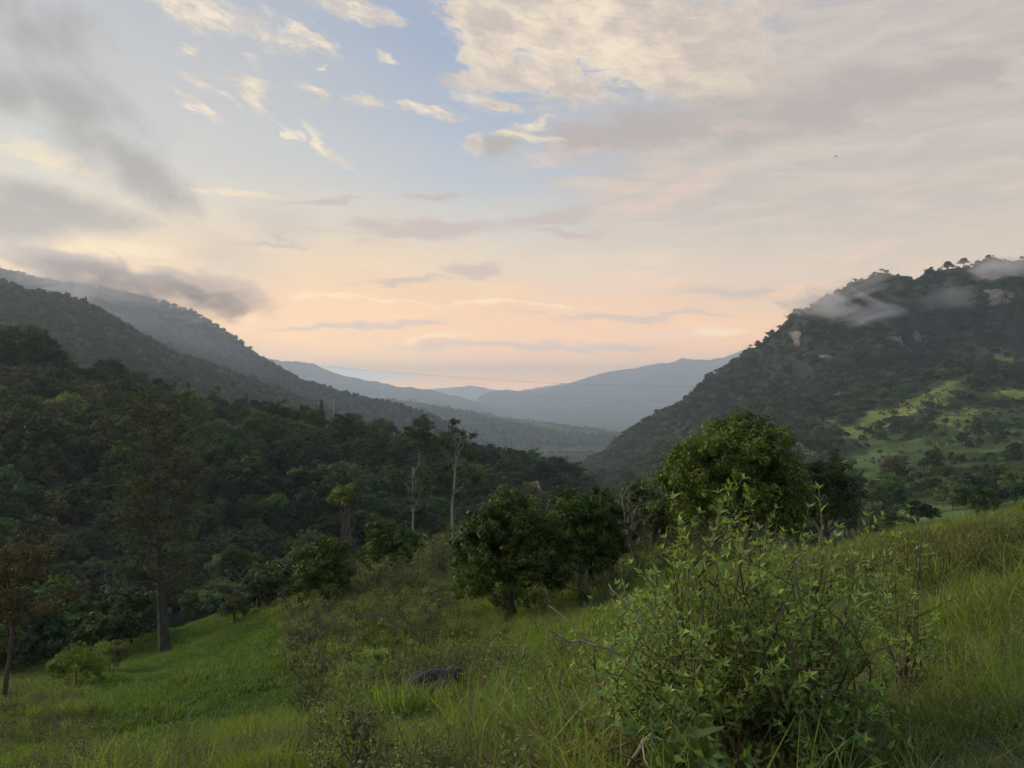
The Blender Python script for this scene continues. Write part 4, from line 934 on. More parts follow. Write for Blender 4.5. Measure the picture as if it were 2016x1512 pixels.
def stamp(mb, M, rng, tone=None):
    V, Q, T = LT; n = len(M); W = np.einsum('nij,vj->nvi', M[:, :3, :3], V) + M[:, None, :3, 3]
    o = (np.arange(n) * len(V))[:, None, None]; tn = np.ones(n) if tone is None else tone
    col = (tn * rng.uniform(.6, 1.25, n))[:, None] * np.stack([rng.uniform(.8, 1.2, n), np.ones(n), rng.uniform(.75, 1.1, n)], 1)
    yl = rng.uniform(0, 1, n) < .012; col[yl] *= np.array([1.5, 1.0, .6])
    mb.add(W.reshape(-1, 3), (Q[None] + o).reshape(-1, 4), (T[None] + o).reshape(-1, 3), np.repeat(col, len(V), 0))
def stem_leaves(rng, Pp, f0, step, lmax, out_pos, out_d, out_up, out_s, out_t, droop=.2):
    """opposite leaves along a stem, a rosette at the tip"""
    seg = np.linalg.norm(np.diff(Pp, axis=0), axis=1); cum = np.concatenate([[0], np.cumsum(seg)]); Lg = cum[-1]
    s = Lg * f0; k = rng.randint(0, 2)
    while s < Lg * .97:
        p = np.array([np.interp(s, cum, Pp[:, i]) for i in range(3)]); t_ = unit(np.array([np.interp(min(s + .01, Lg), cum, Pp[:, i]) for i in range(3)]) - p + 1e-6)
        sd = unit(np.cross(t_, (0, 0, 1) if abs(t_[2]) < .95 else (1, 0, 0))); 
        if k % 2: sd = np.cross(t_, sd)
        a = rng.uniform(-.4, .4); sd = unit(sd * math.cos(a) + np.cross(t_, sd) * math.sin(a)); fr = s / Lg
        for sg in (1, -1):
            if rng.uniform() < .14: continue
            d = unit(sd * sg + t_ * (.15 + .9 * fr) + np.array([0, 0, .25 - droop * (1 - fr) * 2]) + rng.normal(0, .18, 3))
            out_pos.append(p); out_d.append(d); out_up.append(unit(t_ + np.array([0, 0, .6]) + rng.normal(0, .15, 3))); out_s.append(lmax * (1.05 - .45 * fr) * rng.uniform(.5, 1.4)); out_t.append(.85 + .35 * fr)
        s += step * rng.uniform(.75, 1.3) * (1.15 - .5 * fr); k += 1
    p = Pp[-1]; t_ = unit(Pp[-1] - Pp[-2])
    for q in range(rng.randint(4, 7)):
        a = q * 2.4 + rng.uniform(0, .5); u_ = unit(np.cross(t_, (.3, .9, .1))); v_ = np.cross(t_, u_)
        out_pos.append(p); out_d.append(unit(t_ * rng.uniform(.7, 1.5) + u_ * math.cos(a) + v_ * math.sin(a))); out_up.append(unit(t_ + rng.normal(0, .1, 3) - (u_ * math.cos(a) + v_ * math.sin(a)) * .5)); out_s.append(lmax * rng.uniform(.45, .75)); out_t.append(1.3)
def leafy_bush(name, label, tips, bases, seed, lmax, mat, n_single, step=.05, f0=.35, rad=.006, main=16, dry=0):
    rng = np.random.RandomState(seed); base = np.mean(bases, 0); e = local_tree(name, base, label, 'bush')
    pos, dd, uu, ss, tt = [], [], [], [], []; rest = MB()
    for q, tip in enumerate(tips):
        b = bases[rng.randint(len(bases))] - base; tp = tip - base
        mid = b * .5 + tp * .5 + np.array([0, 0, -.06]) * np.linalg.norm(tp - b) + rng.normal(0, .11, 3) * np.linalg.norm(tp - b); ts = np.linspace(0, 1, 9)[:, None]
        Pp = (1 - ts) ** 2 * b + 2 * ts * (1 - ts) * mid + ts ** 2 * tp + rng.normal(0, .010, (9, 3)) * (ts > 0)
        r0 = rad * rng.uniform(.6, 1.3) * (1.5 if q < main else 1)
        tgt = MB() if q < main else rest; tgt.tube(Pp, np.linspace(r0, r0 * .3, 9), 5)
        if q < main: obj('stem', tgt.mesh('stem', B4, True), e)
        if q >= len(tips) - dry: continue
        stem_leaves(rng, Pp, f0 * rng.uniform(.7, 1.3), step, lmax, pos, dd, uu, ss, tt)
        for k in range(rng.randint(2, 5)):      # side shoots
            f = rng.uniform(.35, .92); i = int(f * 8); d0 = unit(Pp[min(i + 1, 8)] - Pp[i] + 1e-6); sdv = unit(unit(rng.normal(0, 1, 3)) + d0 * .7 + np.array([0, 0, .5])); ln = rng.uniform(.10, .30)
            Q_ = np.array([Pp[i] + sdv * ln * u + np.array([0, 0, .10 * ln * u * u]) for u in np.linspace(0, 1, 5)]); rest.tube(Q_, np.linspace(r0 * .5, r0 * .2, 5), 4)
            stem_leaves(rng, Q_, .2, step * .8, lmax * .85, pos, dd, uu, ss, tt)
    pos, dd, uu, ss, tt = [np.array(a) for a in (pos, dd, uu, ss, tt)]; M = frames(pos, dd, uu, ss)
    obj('twigs', rest.mesh('twigs', B4), e)['kind'] = 'stuff'
    show = ss * 4 / (pos[:, 1] + base[1]) + .05 * (pos[:, 2] > np.quantile(pos[:, 2], .7)); order = np.argsort(-show); single = order[:n_single]; bulk = order[n_single:]
    mbk = MB(); stamp(mbk, M[bulk], rng, tt[bulk]); obj('foliage', mbk.mesh('foliage', mat), e)['kind'] = 'stuff'
    if n_single:
        vs = []
        for k in range(5):
            mq = MB(); stamp(mq, np.eye(4)[None], rng, np.array([.8 + .12 * k])); vs.append(mq.mesh('leaf', mat, True))
        for j, i in enumerate(single):
            o = bpy.data.objects.new('leaf', vs[j % 5]); link(o, e); o.matrix_local = Matrix(M[i].tolist())
    print(name, 'leaves', len(pos)); return e
rb = np.random.RandomState(400)
def bush_tips(n, top, y0, y1, dmax, seed, power=1.5):
    r_ = np.random.RandomState(seed); xs, ys = L(*top); out = []
    for q in range(n):
        px = r_.uniform(xs[0], xs[-1]); d = r_.uniform(0, 1) ** power * dmax; y = r_.uniform(y0, y1) - .5 * d / dmax
        out.append(P(px, np.interp(px, xs, ys) + d, y))
    return out
TOP1 = [(1185, 1175), (1230, 1150), (1270, 1120), (1310, 1060), (1340, 1030), (1400, 1015), (1450, 1010), (1500, 1010), (1540, 1020), (1600, 1040), (1650, 1060), (1700, 1090), (1750, 1170), (1790, 1250)]
tips = [P(1460, 938, 4.0), P(1445, 962, 4.02), P(1335, 985, 3.9), P(1415, 990, 4.1), P(1590, 1000, 4.1), P(1612, 965, 4.15), P(1520, 1000, 4.0), P(1700, 1018, 4.1), P(1735, 1022, 4.2), P(1650, 1040, 4.2), P(1375, 1010, 3.9), P(1240, 1105, 3.9)]
tips += bush_tips(250, TOP1, 3.5, 4.9, 330, 401, 1.1)
bases = [G(px, y) + np.array([0, 0, -.05]) for px, y in [(1300, 4.2), (1360, 4.4), (1400, 3.9), (1440, 4.05), (1440, 4.05), (1470, 3.95), (1520, 4.1), (1560, 4.4), (1480, 4.5), (1640, 4.4), (1690, 4.6), (1590, 3.9)]]
leafy_bush('leafy_bush', 'large leafy bush with upright shoots in the right foreground', tips, bases, 402, .074, G6, 300, .048, .40, .0065, 18, dry=60)
TOP2 = [(1690, 1060), (1740, 1020), (1790, 1005), (1830, 1030), (1860, 1080)]
leafy_bush('leafy_shrub', 'thin leafy shrub with a tall bare stalk right of the large bush', [P(1788, 1003, 5.2)] + bush_tips(16, TOP2, 4.9, 5.5, 260, 404), [G(1770, 5.1), G(1790, 5.2), G(1800, 5.3)], 405, .075, G6, 0, .06, .4, .006, 5, dry=6)
leafy_bush('leafy_shrub', 'low leafy shrub left of the large bush', bush_tips(26, [(1160, 1180), (1200, 1150), (1260, 1130), (1310, 1120)], 5.2, 6.4, 120, 406), [G(1220, 5.8), G(1260, 5.9), G(1190, 5.9)], 407, .075, G6, 0, .06, .3, .005, 4)
# broad leaved herbs at the lower edge
leafy_bush('broad_leaved_herb', 'broad leaved herb at the bottom edge below the large bush', bush_tips(9, [(1290, 1455), (1340, 1435), (1400, 1445)], 3.2, 3.5, 50, 408), [G(1340, 3.35), G(1360, 3.4)], 409, .12, m_leaf('leaf_herb', (.085, .140, .034), .3, .03), 40, .07, .25, .005, 4)
leafy_bush('broad_leaved_herb', 'broad leaved herb in the bottom right under the large bush', bush_tips(16, [(1560, 1450), (1620, 1400), (1680, 1385), (1740, 1430)], 3.2, 3.6, 90, 410), [G(1640, 3.4), G(1680, 3.45), G(1600, 3.4)], 411, .075, MATS['leaf_herb'], 0, .06, .2, .004, 4)

# dry branches lying in the weeds
def stick(name, pts, r0, label, mat=B3, fork=0, seed=0, cat='branch'):
    rng = np.random.RandomState(seed); Pp = np.array([P(*p) for p in pts]); n = 12; u = np.linspace(0, 1, len(Pp)); uu = np.linspace(0, 1, n)
    Q_ = np.stack([np.interp(uu, u, Pp[:, i]) for i in range(3)], 1); Q_[1:-1] = (Q_[:-2] + 2 * Q_[1:-1] + Q_[2:]) / 4; Q_ = Q_ + rng.normal(0, .004, Q_.shape)
    mb = MB(); mb.tube(Q_ - Q_[0], np.linspace(r0 * .45, r0, n), 6)
    for k in range(fork):
        i = rng.randint(1, n - 3); grow(mb, rng, Q_[i] - Q_[0], unit(Q_[i] - Q_[i + 1] + rng.normal(0, .09, 3)), rng.uniform(.08, .25), r0 * .4, 1, (1, 2), .5, .7, None, 4)
    o = obj(name, mb.mesh(name, mat, True)); o.location = Q_[0]; tag(o, label, cat)
stick('dry_branch', [(1096, 1257, 4.6), (1160, 1263, 4.55), (1240, 1295, 4.5), (1300, 1340, 4.45), (1345, 1390, 4.3)], .011, 'long pale dry branch pointing left from the large bush', fork=6, seed=1)
stick('dry_branch', [(1080, 1190, 5.0), (1120, 1225, 4.9), (1165, 1265, 4.8)], .006, 'thin pale twig above the long dry branch', fork=2, seed=2)
stick('dry_branch', [(1196, 1150, 4.7), (1235, 1190, 4.6), (1275, 1240, 4.5), (1320, 1300, 4.4)], .008, 'straight pale dry branch against the left side of the large bush', fork=2, seed=3)
stick('dry_branch', [(1030, 1498, 3.9), (1120, 1486, 3.8), (1230, 1468, 3.7), (1290, 1440, 3.6)], .009, 'brown dead branch lying along the bottom edge', B4, 5, 4)
stick('dry_branch', [(1235, 1512, 3.3), (1255, 1480, 3.3), (1290, 1440, 3.35), (1310, 1425, 3.4)], .015, 'short weathered stick beside the broad leaved herb', B3, 3, 5)
stick('dry_branch', [(1170, 1345, 4.6), (1230, 1362, 4.5), (1290, 1370, 4.4)], .006, 'slim dry twig below the long pale branch', fork=2, seed=6)
stick('dry_stalk', [(788, 1420, 6.5), (800, 1370, 6.5), (808, 1330, 6.5)], .006, 'upright straw coloured stalk in front of the dark rock', B3, 0, 7, 'stalk')
# ------------------------------------------------------------------ grass and undergrowth
def tuft(seed, n, h, wid, radius, mat, dry=.12, lean=.5, tone=1.0, seg=3):
    rng = np.random.RandomState(seed); mb = MB()
    for q in range(n):
        a = rng.uniform(0, 6.28); r_ = radius * math.sqrt(rng.uniform(0, 1)); p = np.array([r_ * math.cos(a), r_ * math.sin(a), -.03])
        hh = h * rng.uniform(.45, 1.15); la = rng.uniform(0, 6.28); ld = np.array([math.cos(la), math.sin(la), 0]); lv = lean * rng.uniform(.2, 1.2)
        ts = np.linspace(0, 1, seg + 1); c = p + np.array([0, 0, 1.0]) * (hh * (ts - .25 * lv * ts ** 2))[:, None] + ld * (hh * lv * ts ** 2)[:, None]
        sd = np.array([-ld[1], ld[0], 0]); sd = unit(sd + rng.normal(0, .5, 3)); ww = wid * rng.uniform(.6, 1.3) * np.array([1.0, .9, .6, .0][:seg + 1] if seg == 3 else np.linspace(1, 0, seg + 1))
        V = np.concatenate([c - sd * ww[:, None], c[:-1] + sd * ww[:-1, None]]); m = seg + 1
        Q = [(i, m + i, m + i + 1, i + 1) for i in range(seg - 1)]; T = [(seg - 1, m + seg - 1, seg)]
        if rng.uniform() < dry: col = np.array([1.7, 1.2, 1.8]) * rng.uniform(.6, 1.1)
        else: col = np.array([rng.uniform(.8, 1.35), 1.0, rng.uniform(.7, 1.1)]) * rng.uniform(.65, 1.3) * tone
        mb.add(V, Q, T, col)
    return mb.mesh('grass_tuft', mat)
STRAW = m_leaf('dry_straw', (.26, .20, .11), transl=.3, jitter=.12, rough=.7)
GD = m_leaf('grass_olive', (.165, .195, .062), transl=.35, jitter=.15, rough=.7)
GL = m_leaf('grass_fresh', (.200, .300, .050), transl=.4, jitter=.1, rough=.6)
GR_NEAR = source_set('grass_near', [tuft(500 + i, 52, .22, .0034, .15, GG, .10 + .05 * (i % 3), 1.25) for i in range(5)] + [tuft(510, 40, .42, .004, .12, GG, .12, .7), tuft(511, 22, .42, .0035, .10, GG, .35, .7), tuft(512, 9, .26, .0022, .14, STRAW, 0, 1.7), tuft(513, 7, .34, .0022, .16, STRAW, 0, 1.4), tuft(514, 50, .16, .0034, .16, GD, .2, 1.5), tuft(515, 40, .24, .0036, .15, GD, .3, 1.2), tuft(516, 40, .34, .0045, .12, GL, .03, .7)])
GR_MID = source_set('grass_mid', [tuft(520 + i, 46, .30, .007, .24, GG, .15, .95) for i in range(4)] + [tuft(526, 34, .48, .008, .2, GG, .25, .6), tuft(527, 40, .24, .007, .24, GD, .2, 1.2), tuft(528, 36, .36, .008, .2, GL, .03, .7)])
GR_FAR = source_set('grass_far', [tuft(530 + i, 40, .32, .016, .38, GG, .14, .8) for i in range(3)])
GR_MEAD = source_set('grass_meadow', [tuft(540 + i, 50, .17, .011, .34, GM, .05, .8) for i in range(4)])
def weed(seed, h, n_stems, leaf, mat, per=14):
    rng = np.random.RandomState(seed); mb = MB(); tb = MB()
    C = []; N = []
    for q in range(n_stems):
        a = rng.uniform(0, 6.28); d = np.array([math.cos(a) * rng.uniform(.1, .6), math.sin(a) * rng.uniform(.1, .6), 1]); Pp, _ = branch_path(rng, (0, 0, -.03), d, h * rng.uniform(.6, 1.1), 5, .15); tb.tube(Pp, np.linspace(.005, .0015, 6) * h / .5, 4)
        for k in range(per): i = rng.uniform(.25, 1) * 5; j = int(min(4, i)); p = Pp[j] + (Pp[j + 1] - Pp[j]) * (i - j); dv = unit(rng.normal(0, 1, 3) + (0, 0, .4)); C.append(p + dv * leaf * 1.1); N.append(np.array([0, 0, 1]) + rng.normal(0, .5, 3))
    leaves(mb, rng, np.array(C), np.array(N), leaf, .42, spread=.35)
    return joined([tb.mesh('w', B4), mb.mesh('l', mat)], 'weed')
def twiggy(seed, h):
    rng = np.random.RandomState(seed); tb = MB(); lb = MB(); tips = []
    for q in range(5): a = rng.uniform(0, 6.28); grow(tb, rng, (0, 0, -.03), (math.cos(a) * .5, math.sin(a) * .5, 1), h * .5, .006 * h, 3, (2, 3), .7, .7, tips, 4, .2)
    c = np.array([t_[0] for t_ in tips]); leaves(lb, rng, c + rng.normal(0, .02, c.shape), np.tile([0, 0, 1.0], (len(c), 1)), .016 * h / .7, .5, spread=.6)
    return joined([tb.mesh('w', B4), lb.mesh('l', GW)], 'twiggy')
WEEDS = source_set('weed_source', [weed(600, .38, 10, .018, GW, 24), weed(601, .50, 10, .022, GW, 24), weed(602, .62, 11, .018, G6, 30), weed(603, .30, 14, .020, G2, 18), twiggy(604, .7), twiggy(605, .55), weed(606, .45, 10, .016, G3, 26)])

rngG = np.random.RandomState(77)
def ring_pts(r0, r1, dens, th0=-37, th1=37):
    A = math.radians(th1 - th0) * (r1 * r1 - r0 * r0) / 2; n = int(A * dens); r_ = np.sqrt(rngG.uniform(r0 * r0, r1 * r1, n)); a = np.radians(rngG.uniform(th0, th1, n)); X = r_ * np.sin(a); Y = r_ * np.cos(a)
    Z = H(X, Y); px, py = proj(X, Y, Z); return X, Y, Z, px, py, r_
def tilts(n, s=.12): return rngG.normal(0, s, (n, 2))
def grass():
    groups = {}
    # near, by hand height
    X, Y, Z, px, py, r_ = ring_pts(2.2, 9, 95)
    cl = fbm(X, Y, .9, 3, 91); k = (rngG.uniform(0, 1, len(X)) < .80 + .5 * cl)
    X, Y, Z, px, r_, cl = [a[k] for a in (X, Y, Z, px, r_, cl)]; right = px > 1560
    idx = np.where(right, rngG.choice(9, len(X), p=[.15, .15, .15, .13, .12, .03, .05, .12, .10]), rngG.choice(9, len(X), p=[.15, .15, .15, .12, .12, .15, .08, .04, .04]))
    pt = fbm(X, Y, 1.7, 3, 191) + rngG.normal(0, .15, len(X)); idx = np.where(pt > np.where(right, .5, .32), rngG.choice([9, 10], len(X)), idx); idx = np.where(pt < -.42, 11, idx)
    S = rngG.uniform(.6, 1.15, len(X)) * np.where(px < 900, .72, np.where(right, .78, 1.0)) * np.where((px > 735) & (px < 925) & (Y > 7.0) & (Y < 10.1), .45, 1.0) * (1 + .6 * cl)
    scatter('grass', np.stack([X, Y, Z], 1), rngG.uniform(0, 6.28, len(X)), np.clip(S, .35, 1.6), idx, GR_NEAR, 'tall mixed green and straw grass of the near slope', 'grass', tilts(len(X), .2))
    X, Y, Z, px, py, r_ = ring_pts(9, 30, 22); md = in_poly(px, py, MEADOW); cl = fbm(X, Y, 2.2, 3, 92); k = ~md & (rngG.uniform(0, 1, len(X)) < .75 + .6 * cl)
    X, Y, Z, cl, px = [a[k] for a in (X, Y, Z, cl, px)]; pt = fbm(X, Y, 4, 3, 192) + rngG.normal(0, .15, len(X))
    scatter('grass', np.stack([X, Y, Z], 1), rngG.uniform(0, 6.28, len(X)), np.clip(rngG.uniform(.6, 1.2, len(X)) * (1 + .45 * cl) * np.where(px > 1400, .75, np.where(px < 620, .6, 1)), .3, 1.7), np.where(pt > .3, 5, np.where(pt < -.42, 6, rngG.randint(0, 5, len(X)))), GR_MID, 'rough grass of the middle slope', 'grass', tilts(len(X), .18))
    X, Y, Z, px, py, r_ = ring_pts(30, 85, 5.5); md = in_poly(px, py, MEADOW); cl = fbm(X, Y, 4, 3, 93); k = ~md & (rngG.uniform(0, 1, len(X)) < .8 + .5 * cl)
    X, Y, Z, cl = [a[k] for a in (X, Y, Z, cl)]
    scatter('grass', np.stack([X, Y, Z], 1), rngG.uniform(0, 6.28, len(X)), np.clip(rngG.uniform(.7, 1.3, len(X)) * (1 + .5 * cl), .4, 2), rngG.randint(0, 3, len(X)), GR_FAR, 'rough grass of the far spur', 'grass', tilts(len(X), .15))
    X, Y, Z, px, py, r_ = ring_pts(14, 80, 18, -37, -12); md = in_poly(px, py, MEADOW); X, Y, Z = X[md], Y[md], Z[md]; cl = fbm(X, Y, 1.6, 3, 94)
    sc = np.clip(rngG.uniform(.7, 1.1, len(X)) * (1 + 1.3 * np.clip(cl, -.5, 1)), .72, 2.6)
    scatter('meadow_grass', np.stack([X, Y, Z], 1), rngG.uniform(0, 6.28, len(X)), sc, rngG.randint(0, 4, len(X)), GR_MEAD, 'short green cropped grass of the lower meadow', 'grass', tilts(len(X), .12))
    # weeds and twiggy plants between the grass
    Xs, Ys, Zs, Ss, Ks = [], [], [], [], []
    for (r0, r1, dn, th0, th1, smin, smax) in ((2.8, 9, 17.0, -37, 14, .4, 1.15), (3.6, 11, 5.0, 14, 37, .25, .7), (9, 24, 6.0, -37, 20, .6, 1.5), (24, 75, 1.0, -37, 20, 1.0, 2.8)):
        X, Y, Z, px, py, r_ = ring_pts(r0, r1, dn, th0, th1); cl = fbm(X, Y, r1 * .25, 3, 95); k = ~in_poly(px, py, MEADOW) & (cl > -.25) & ~((px > 735) & (px < 925) & (Y > 4.4) & (Y < 10.3)); X, Y, Z, cl = [a[k] for a in (X, Y, Z, cl)]
        Xs.append(X); Ys.append(Y); Zs.append(Z); Ss.append(rngG.uniform(smin, smax, len(X)) * (1 + .4 * cl) * np.where(CX + FX * X / Y < 640, .55, 1.0)); Ks.append(rngG.choice(7, len(X), p=[.2, .17, .15, .14, .14, .1, .1]))
    X, Y, Z, S, K = [np.concatenate(a) for a in (Xs, Ys, Zs, Ss, Ks)]; print('weeds', len(X))
    scatter('undergrowth', np.stack([X, Y, Z], 1), rngG.uniform(0, 6.28, len(X)), S, K, WEEDS, 'tangle of weeds and low twiggy plants between the grass', 'undergrowth', tilts(len(X), .15))
    # shrubs along the meadow edge and on the ravine floor
    X, Y, Z, px, py, r_ = ring_pts(62, 330, .075, -37, 6); k = (Y < 300) & ~in_poly(px, py, MEADOW) & ~((px > 640) & (r_ < 95)) & ~in_poly(px, py, [(120, 745), (140, 690), (200, 690), (225, 745)]); X, Y, Z, r_ = [a[k] for a in (X, Y, Z, r_)]
    K = rngG.choice(8, len(X), p=[.2, .05, .1, .0, .15, .2, .25, .05])
    scatter('thicket', np.stack([X, Y, Z - .5], 1), rngG.uniform(0, 6.28, len(X)), rngG.uniform(.25, .55, len(X)), K, FOREST_SRC, 'low thicket filling the ravine between the forest trees', 'thicket')
grass()

# orange flowers
def flower(px, y, z_up, label, seed):
    rng = np.random.RandomState(seed); g = G(px, y); e = empty('orange_flower', g, label, 'flower', 'orange flowers in the weeds')
    st = MB(); Pp, d = branch_path(rng, (0, 0, -.02), (.1, 0, 1), z_up, 5, .08); st.tube(Pp, np.linspace(.004, .0025, 6), 5); obj('stem', st.mesh('stem', B4, True), e)
    lb = MB(); leaves(lb, rng, np.array([Pp[3] + (.02, 0, 0), Pp[2] - (.02, 0, 0), Pp[4] + (0, -.02, 0)]), np.array([(0, 0, 1.0)] * 3), .03, .45); obj('leaves', lb.mesh('leaves', GW), e)['kind'] = 'stuff'
    for q in range(5):
        pb = MB(); a = q * 1.256; c = Pp[-1]; o_ = np.array([math.cos(a), math.sin(a), .35]); s_ = np.array([-math.sin(a), math.cos(a), 0]); l = .022 * y / 7
        pb.add([c, c + o_ * l * .6 + s_ * l * .4, c + o_ * l * 1.1, c + o_ * l * .6 - s_ * l * .4], [(0, 1, 2, 3)]); obj('petal', pb.mesh('petal', FLOWR), e)
for (px, y, zu, s, lab) in [(926, 8.2, .55, 1, 'orange flower just right of the dark rock'), (1025, 6.6, .45, 2, 'orange flower right of the rock, midway down the slope'), (1026, 5.2, .42, 3, 'lowest orange flower near the bottom edge'), (1160, 6.4, .42, 4, 'orange flower left of the slim dry twig'), (1443, 3.55, .95, 5, 'orange flower among the leaves of the large bush')]: flower(px, y, zu, lab, s)

# ------------------------------------------------------------------ small built things far off
def house(name, px, y, w_, d_, h_, rz, label, roof=ROOFM):
    g = G(px, y); e = empty(name, g, label, 'house', None, rz)
    mb = MB(); mb.box((0, 0, h_ / 2 - .4), (w_ / 2, d_ / 2, h_ / 2 + .4)); obj('wall', mb.mesh('wall', WALLM), e)
    rb_ = MB(); o_ = .45; rh = w_ * .16
    V = [(-w_ / 2 - o_, -d_ / 2 - o_, h_), (w_ / 2 + o_, -d_ / 2 - o_, h_), (w_ / 2 + o_, d_ / 2 + o_, h_), (-w_ / 2 - o_, d_ / 2 + o_, h_), (-w_ / 2 - o_, 0, h_ + rh), (w_ / 2 + o_, 0, h_ + rh)]
    V = V + [(a, b, c + .14) for a, b, c in V]
    rb_.add(V, [(6, 7, 11, 10), (8, 9, 10, 11), (0, 4, 5, 1), (2, 5, 4, 3), (0, 1, 7, 6), (2, 3, 9, 8)], [(6, 10, 9), (7, 8, 11), (0, 3, 4), (1, 5, 2)]); obj('roof', rb_.mesh('roof', roof), e)
    db = MB(); db.box((-w_ * .22, -d_ / 2 - .02, 1.0), (.5, .05, 1.0)); obj('door', db.mesh('door', DARKM), e)
    for q in (.1, .34):
        wb = MB(); wb.box((w_ * q, -d_ / 2 - .02, 1.5), (.5, .05, .5)); obj('window', wb.mesh('window', DARKM), e)
house('farm_house', 181, 322, 3.6, 3.2, 2.0, R_(18), 'small white house with grey roof above the lawn')
house('farm_house', 168, 326, 4.5, 3.4, 2.0, R_(-14), 'grey roofed shed left of the small white house')
house('farm_house', 110, 326, 3.2, 3.0, 2.4, R_(10), 'white house corner showing right of the dark domed tree')
house('farm_house', 121, 332, 2.4, 2.4, 2.2, R_(-20), 'tiny white building between the trees near the left houses')
house('farm_house', 64, 318, 8.0, 5.0, 3.0, R_(12), 'house with red tiled roof behind the trees at the left', ROOFR)
def pole(px, y, h, label):
    g = G(px, y); e = empty('utility_pole', g, label, 'pole'); mb = MB(); mb.tube([(0, 0, -.5), (0, 0, h)], [.16, .11], 8); obj('post', mb.mesh('post', POLEM, True), e)
    cb = MB(); cb.box((0, 0, h - .5), (.9, .06, .06)); obj('crossarm', cb.mesh('crossarm', POLEM), e)
    for q in (-.75, 0, .75): ib = MB(); ib.tube([(q, 0, h - .44), (q, 0, h - .2)], [.06, .04], 6); obj('insulator', ib.mesh('insulator', POLEM), e)
pole(657, 355, 12.0, 'concrete utility pole on the crest of the left hillside')
pole(688, 1990, 13.0, 'utility pole on the dark far left ridge')
def wire():
    a = P(560, 716, 1900); b = P(1440, 764, 1150); u = np.linspace(0, 1, 60); Q_ = a + (b - a) * u[:, None]; px, py = proj(Q_[:, 0], Q_[:, 1], Q_[:, 2])
    want = np.interp(px, [560, 621, 720, 822, 940, 1051, 1180, 1294, 1440], [714, 720, 729, 737, 746, 753, 757.5, 760, 761]); Q_[:, 2] = (HY - want) / FX * Q_[:, 1]
    mb = MB(); mb.tube(Q_ - Q_[0], .15, 5); o = obj('power_line', mb.mesh('power_line', WIREM)); o.location = Q_[0]; tag(o, 'thin power cable spanning the valley gap', 'cable')
wire()
def cliffs():
    rng = np.random.RandomState(700)
    for (px, y, w_, h_, lab) in [(1577, 1045, 6, 13, 'tan rock face on the left shoulder of the right mountain'), (1632, 1040, 9, 6, 'small grey rock face right of the tan one'), (1770, 1040, 9, 14, 'pale rock face in the middle of the right mountain'),
                                 (1940, 1032, 14, 8, 'grey cliff band under the summit mist'), (1978, 1030, 17, 12, 'broad pale cliff at the right picture edge'), (1806, 1035, 4, 9, 'thin grey rock face near the middle pale one'), (1900, 1036, 8, 5, 'dark ledge left of the cliff band')]:
        rows = {1577: 672, 1632: 706, 1770: 682, 1940: 575, 1978: 588, 1806: 665, 1900: 562}[px]
        # step out along the sight line to the slope surface
        ys = np.linspace(880, 1200, 400); zz = H((px - CX) / FX * ys, ys); rr = HY - FX * zz / ys; i = int(np.argmax(rr < rows)); y_ = ys[i]; g = np.array([(px - CX) / FX * y_, y_, zz[i]])
        nu, nv = 22, 16; U, Vv = np.meshgrid(np.linspace(-1, 1, nu), np.linspace(-1, 1, nv)); rad = np.sqrt(U ** 2 + Vv ** 2)
        bump = fbm(U * 3 + px, Vv * 1.2, 1, 4, 3) * 2.2 + np.floor((Vv + fbm(U * 2, Vv, 1, 2, 9) * .3) * 4) / 4 * 1.0
        X = U * w_ * (1 + .2 * fbm(Vv * 2, U, 1, 2, px)); Z = Vv * h_ * (1 + .2 * fbm(U * 2, Vv, 1, 2, px + 1)); Yy = -4.5 + np.clip(rad - .55, 0, 1) ** 1.5 * 26 + bump + Z * .25
        V = np.stack([X, Yy, Z], -1).reshape(-1, 3); i_ = np.arange(nv - 1)[:, None] * nu; j = np.arange(nu - 1)[None]; Q = np.stack([i_ + j, i_ + j + 1, i_ + nu + j + 1, i_ + nu + j], -1).reshape(-1, 4)
        Q2 = Q[:, ::-1] + len(V); V2 = V + np.array([0, 8.0, 0]); o = obj('cliff', mesh_np('cliff', np.concatenate([V, V2]), np.concatenate([Q, Q2]), None, None, CLIFF)); o.location = g; tag(o, lab, 'cliff')
cliffs()
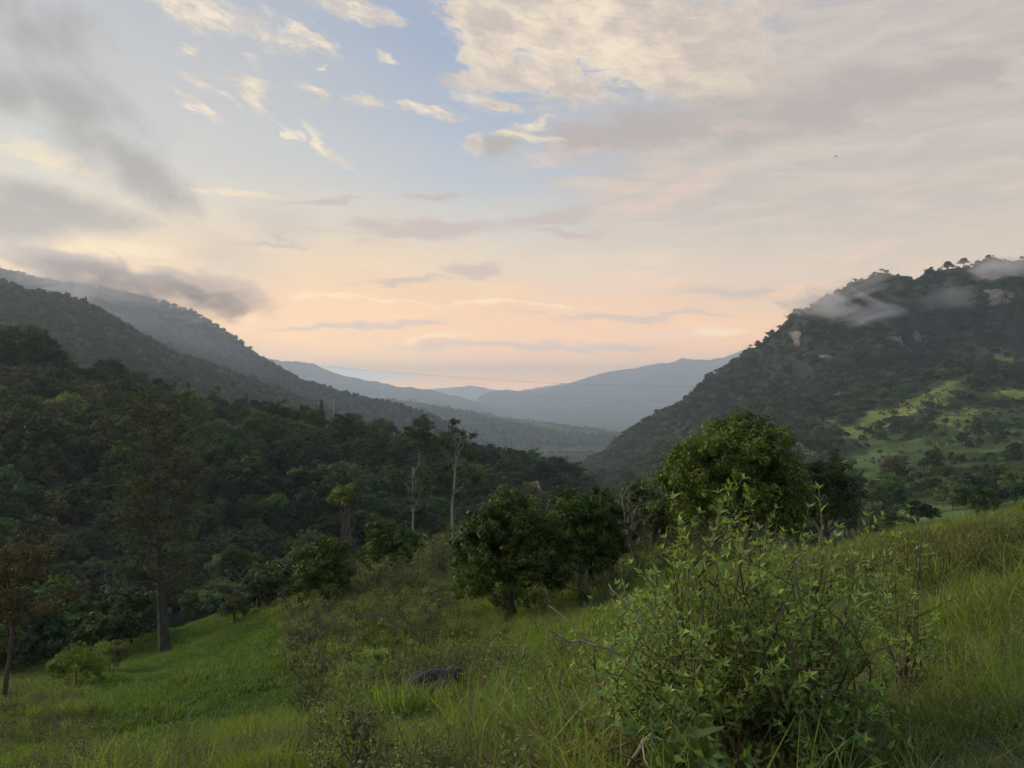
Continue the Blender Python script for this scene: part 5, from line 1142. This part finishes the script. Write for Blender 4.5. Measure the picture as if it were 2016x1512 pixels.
def earth_bank():
    g = G(1052, 150); g = P(1052, 968, 300); g[2] = H(g[0], g[1])[0]
    rng = np.random.RandomState(710); n = 14; U, Vv = np.meshgrid(np.linspace(-1, 1, n), np.linspace(-1, 1, n)); X = U * 2.6 * (1 - .35 * Vv); Z = Vv * 2.6 + 6.0; Y = -1.5 + (U ** 2 + Vv ** 2) * 1.2 + fbm(U * 2, Vv * 2, 1, 3, 4) * .8 + Z * .2
    i_ = np.arange(n - 1)[:, None] * n; j = np.arange(n - 1)[None]; Q = np.stack([i_ + j, i_ + j + 1, i_ + n + j + 1, i_ + n + j], -1).reshape(-1, 4); V = np.stack([X, Y, Z], -1).reshape(-1, 3)
    o = obj('earth_bank', mesh_np('earth_bank', np.concatenate([V, V + (0, 4, 0)]), np.concatenate([Q, Q[:, ::-1] + len(V)]), None, None, EARTH)); o.location = g; tag(o, 'small bare pale earth bank in the gap above the round fruit tree', 'bank')
earth_bank()
def greenhouse(px, y, w_, row, label):
    g = P(px, row, y); mb = MB(); a = np.linspace(0, math.pi, 9); n = 9; V = []
    for sx in (-1, 1): V += [(sx * w_ / 2, -14 * math.cos(q), 6 * math.sin(q)) for q in a]
    Q = [(i, i + 1, n + i + 1, n + i) for i in range(n - 1)]; mb.add(V, Q, [(0, i, i + 1) for i in range(1, n - 1)] + [(n, n + i + 1, n + i) for i in range(1, n - 1)])
    o = obj('greenhouse', mb.mesh('greenhouse', PLAST)); o.location = (g[0], g[1], g[2] - 2); tag(o, label, 'greenhouse')
greenhouse(1150, 7000, 85, 799, 'left pale greenhouse strip on the far valley floor'); greenhouse(1232, 7000, 60, 799, 'middle pale greenhouse strip on the far valley floor'); greenhouse(1290, 7000, 190, 797, 'long pale greenhouse strip nearest the right mountain')
def bird():
    c = P(1645, 308, 110); e = empty('bird', c, 'small dark bird flying in the grey sky above the right mountain', 'bird')
    mb = MB(); u = np.linspace(-1, 1, 11); mb.tube(np.stack([u * .17, 0 * u, .01 * u], 1), .045 * np.sqrt(np.maximum(0, 1 - u ** 2)) + .004, 8); mb.add([(-.15, 0, 0), (-.27, -.05, .0), (-.28, 0, .01), (-.27, .05, 0)], [(0, 1, 2, 3)]); obj('body', mb.mesh('body', BIRDM, True), e)
    for s_ in (-1, 1):
        wb = MB(); P0 = [(.07, 0, .02), (.09, s_ * .14, .09), (.03, s_ * .30, .10), (-.03, s_ * .32, .09), (-.04, s_ * .14, .07), (-.07, 0, .02)]
        V = P0 + [(a, b, c_ - .012) for a, b, c_ in P0]; wb.add(V, [(0, 1, 4, 5), (1, 2, 3, 4), (6, 11, 10, 7), (7, 10, 9, 8), (0, 6, 7, 1), (1, 7, 8, 2), (3, 9, 10, 4), (4, 10, 11, 5)]); obj('wing', wb.mesh('wing', BIRDM), e)
    e.rotation_euler = (R_(8), R_(5), R_(25))
bird()
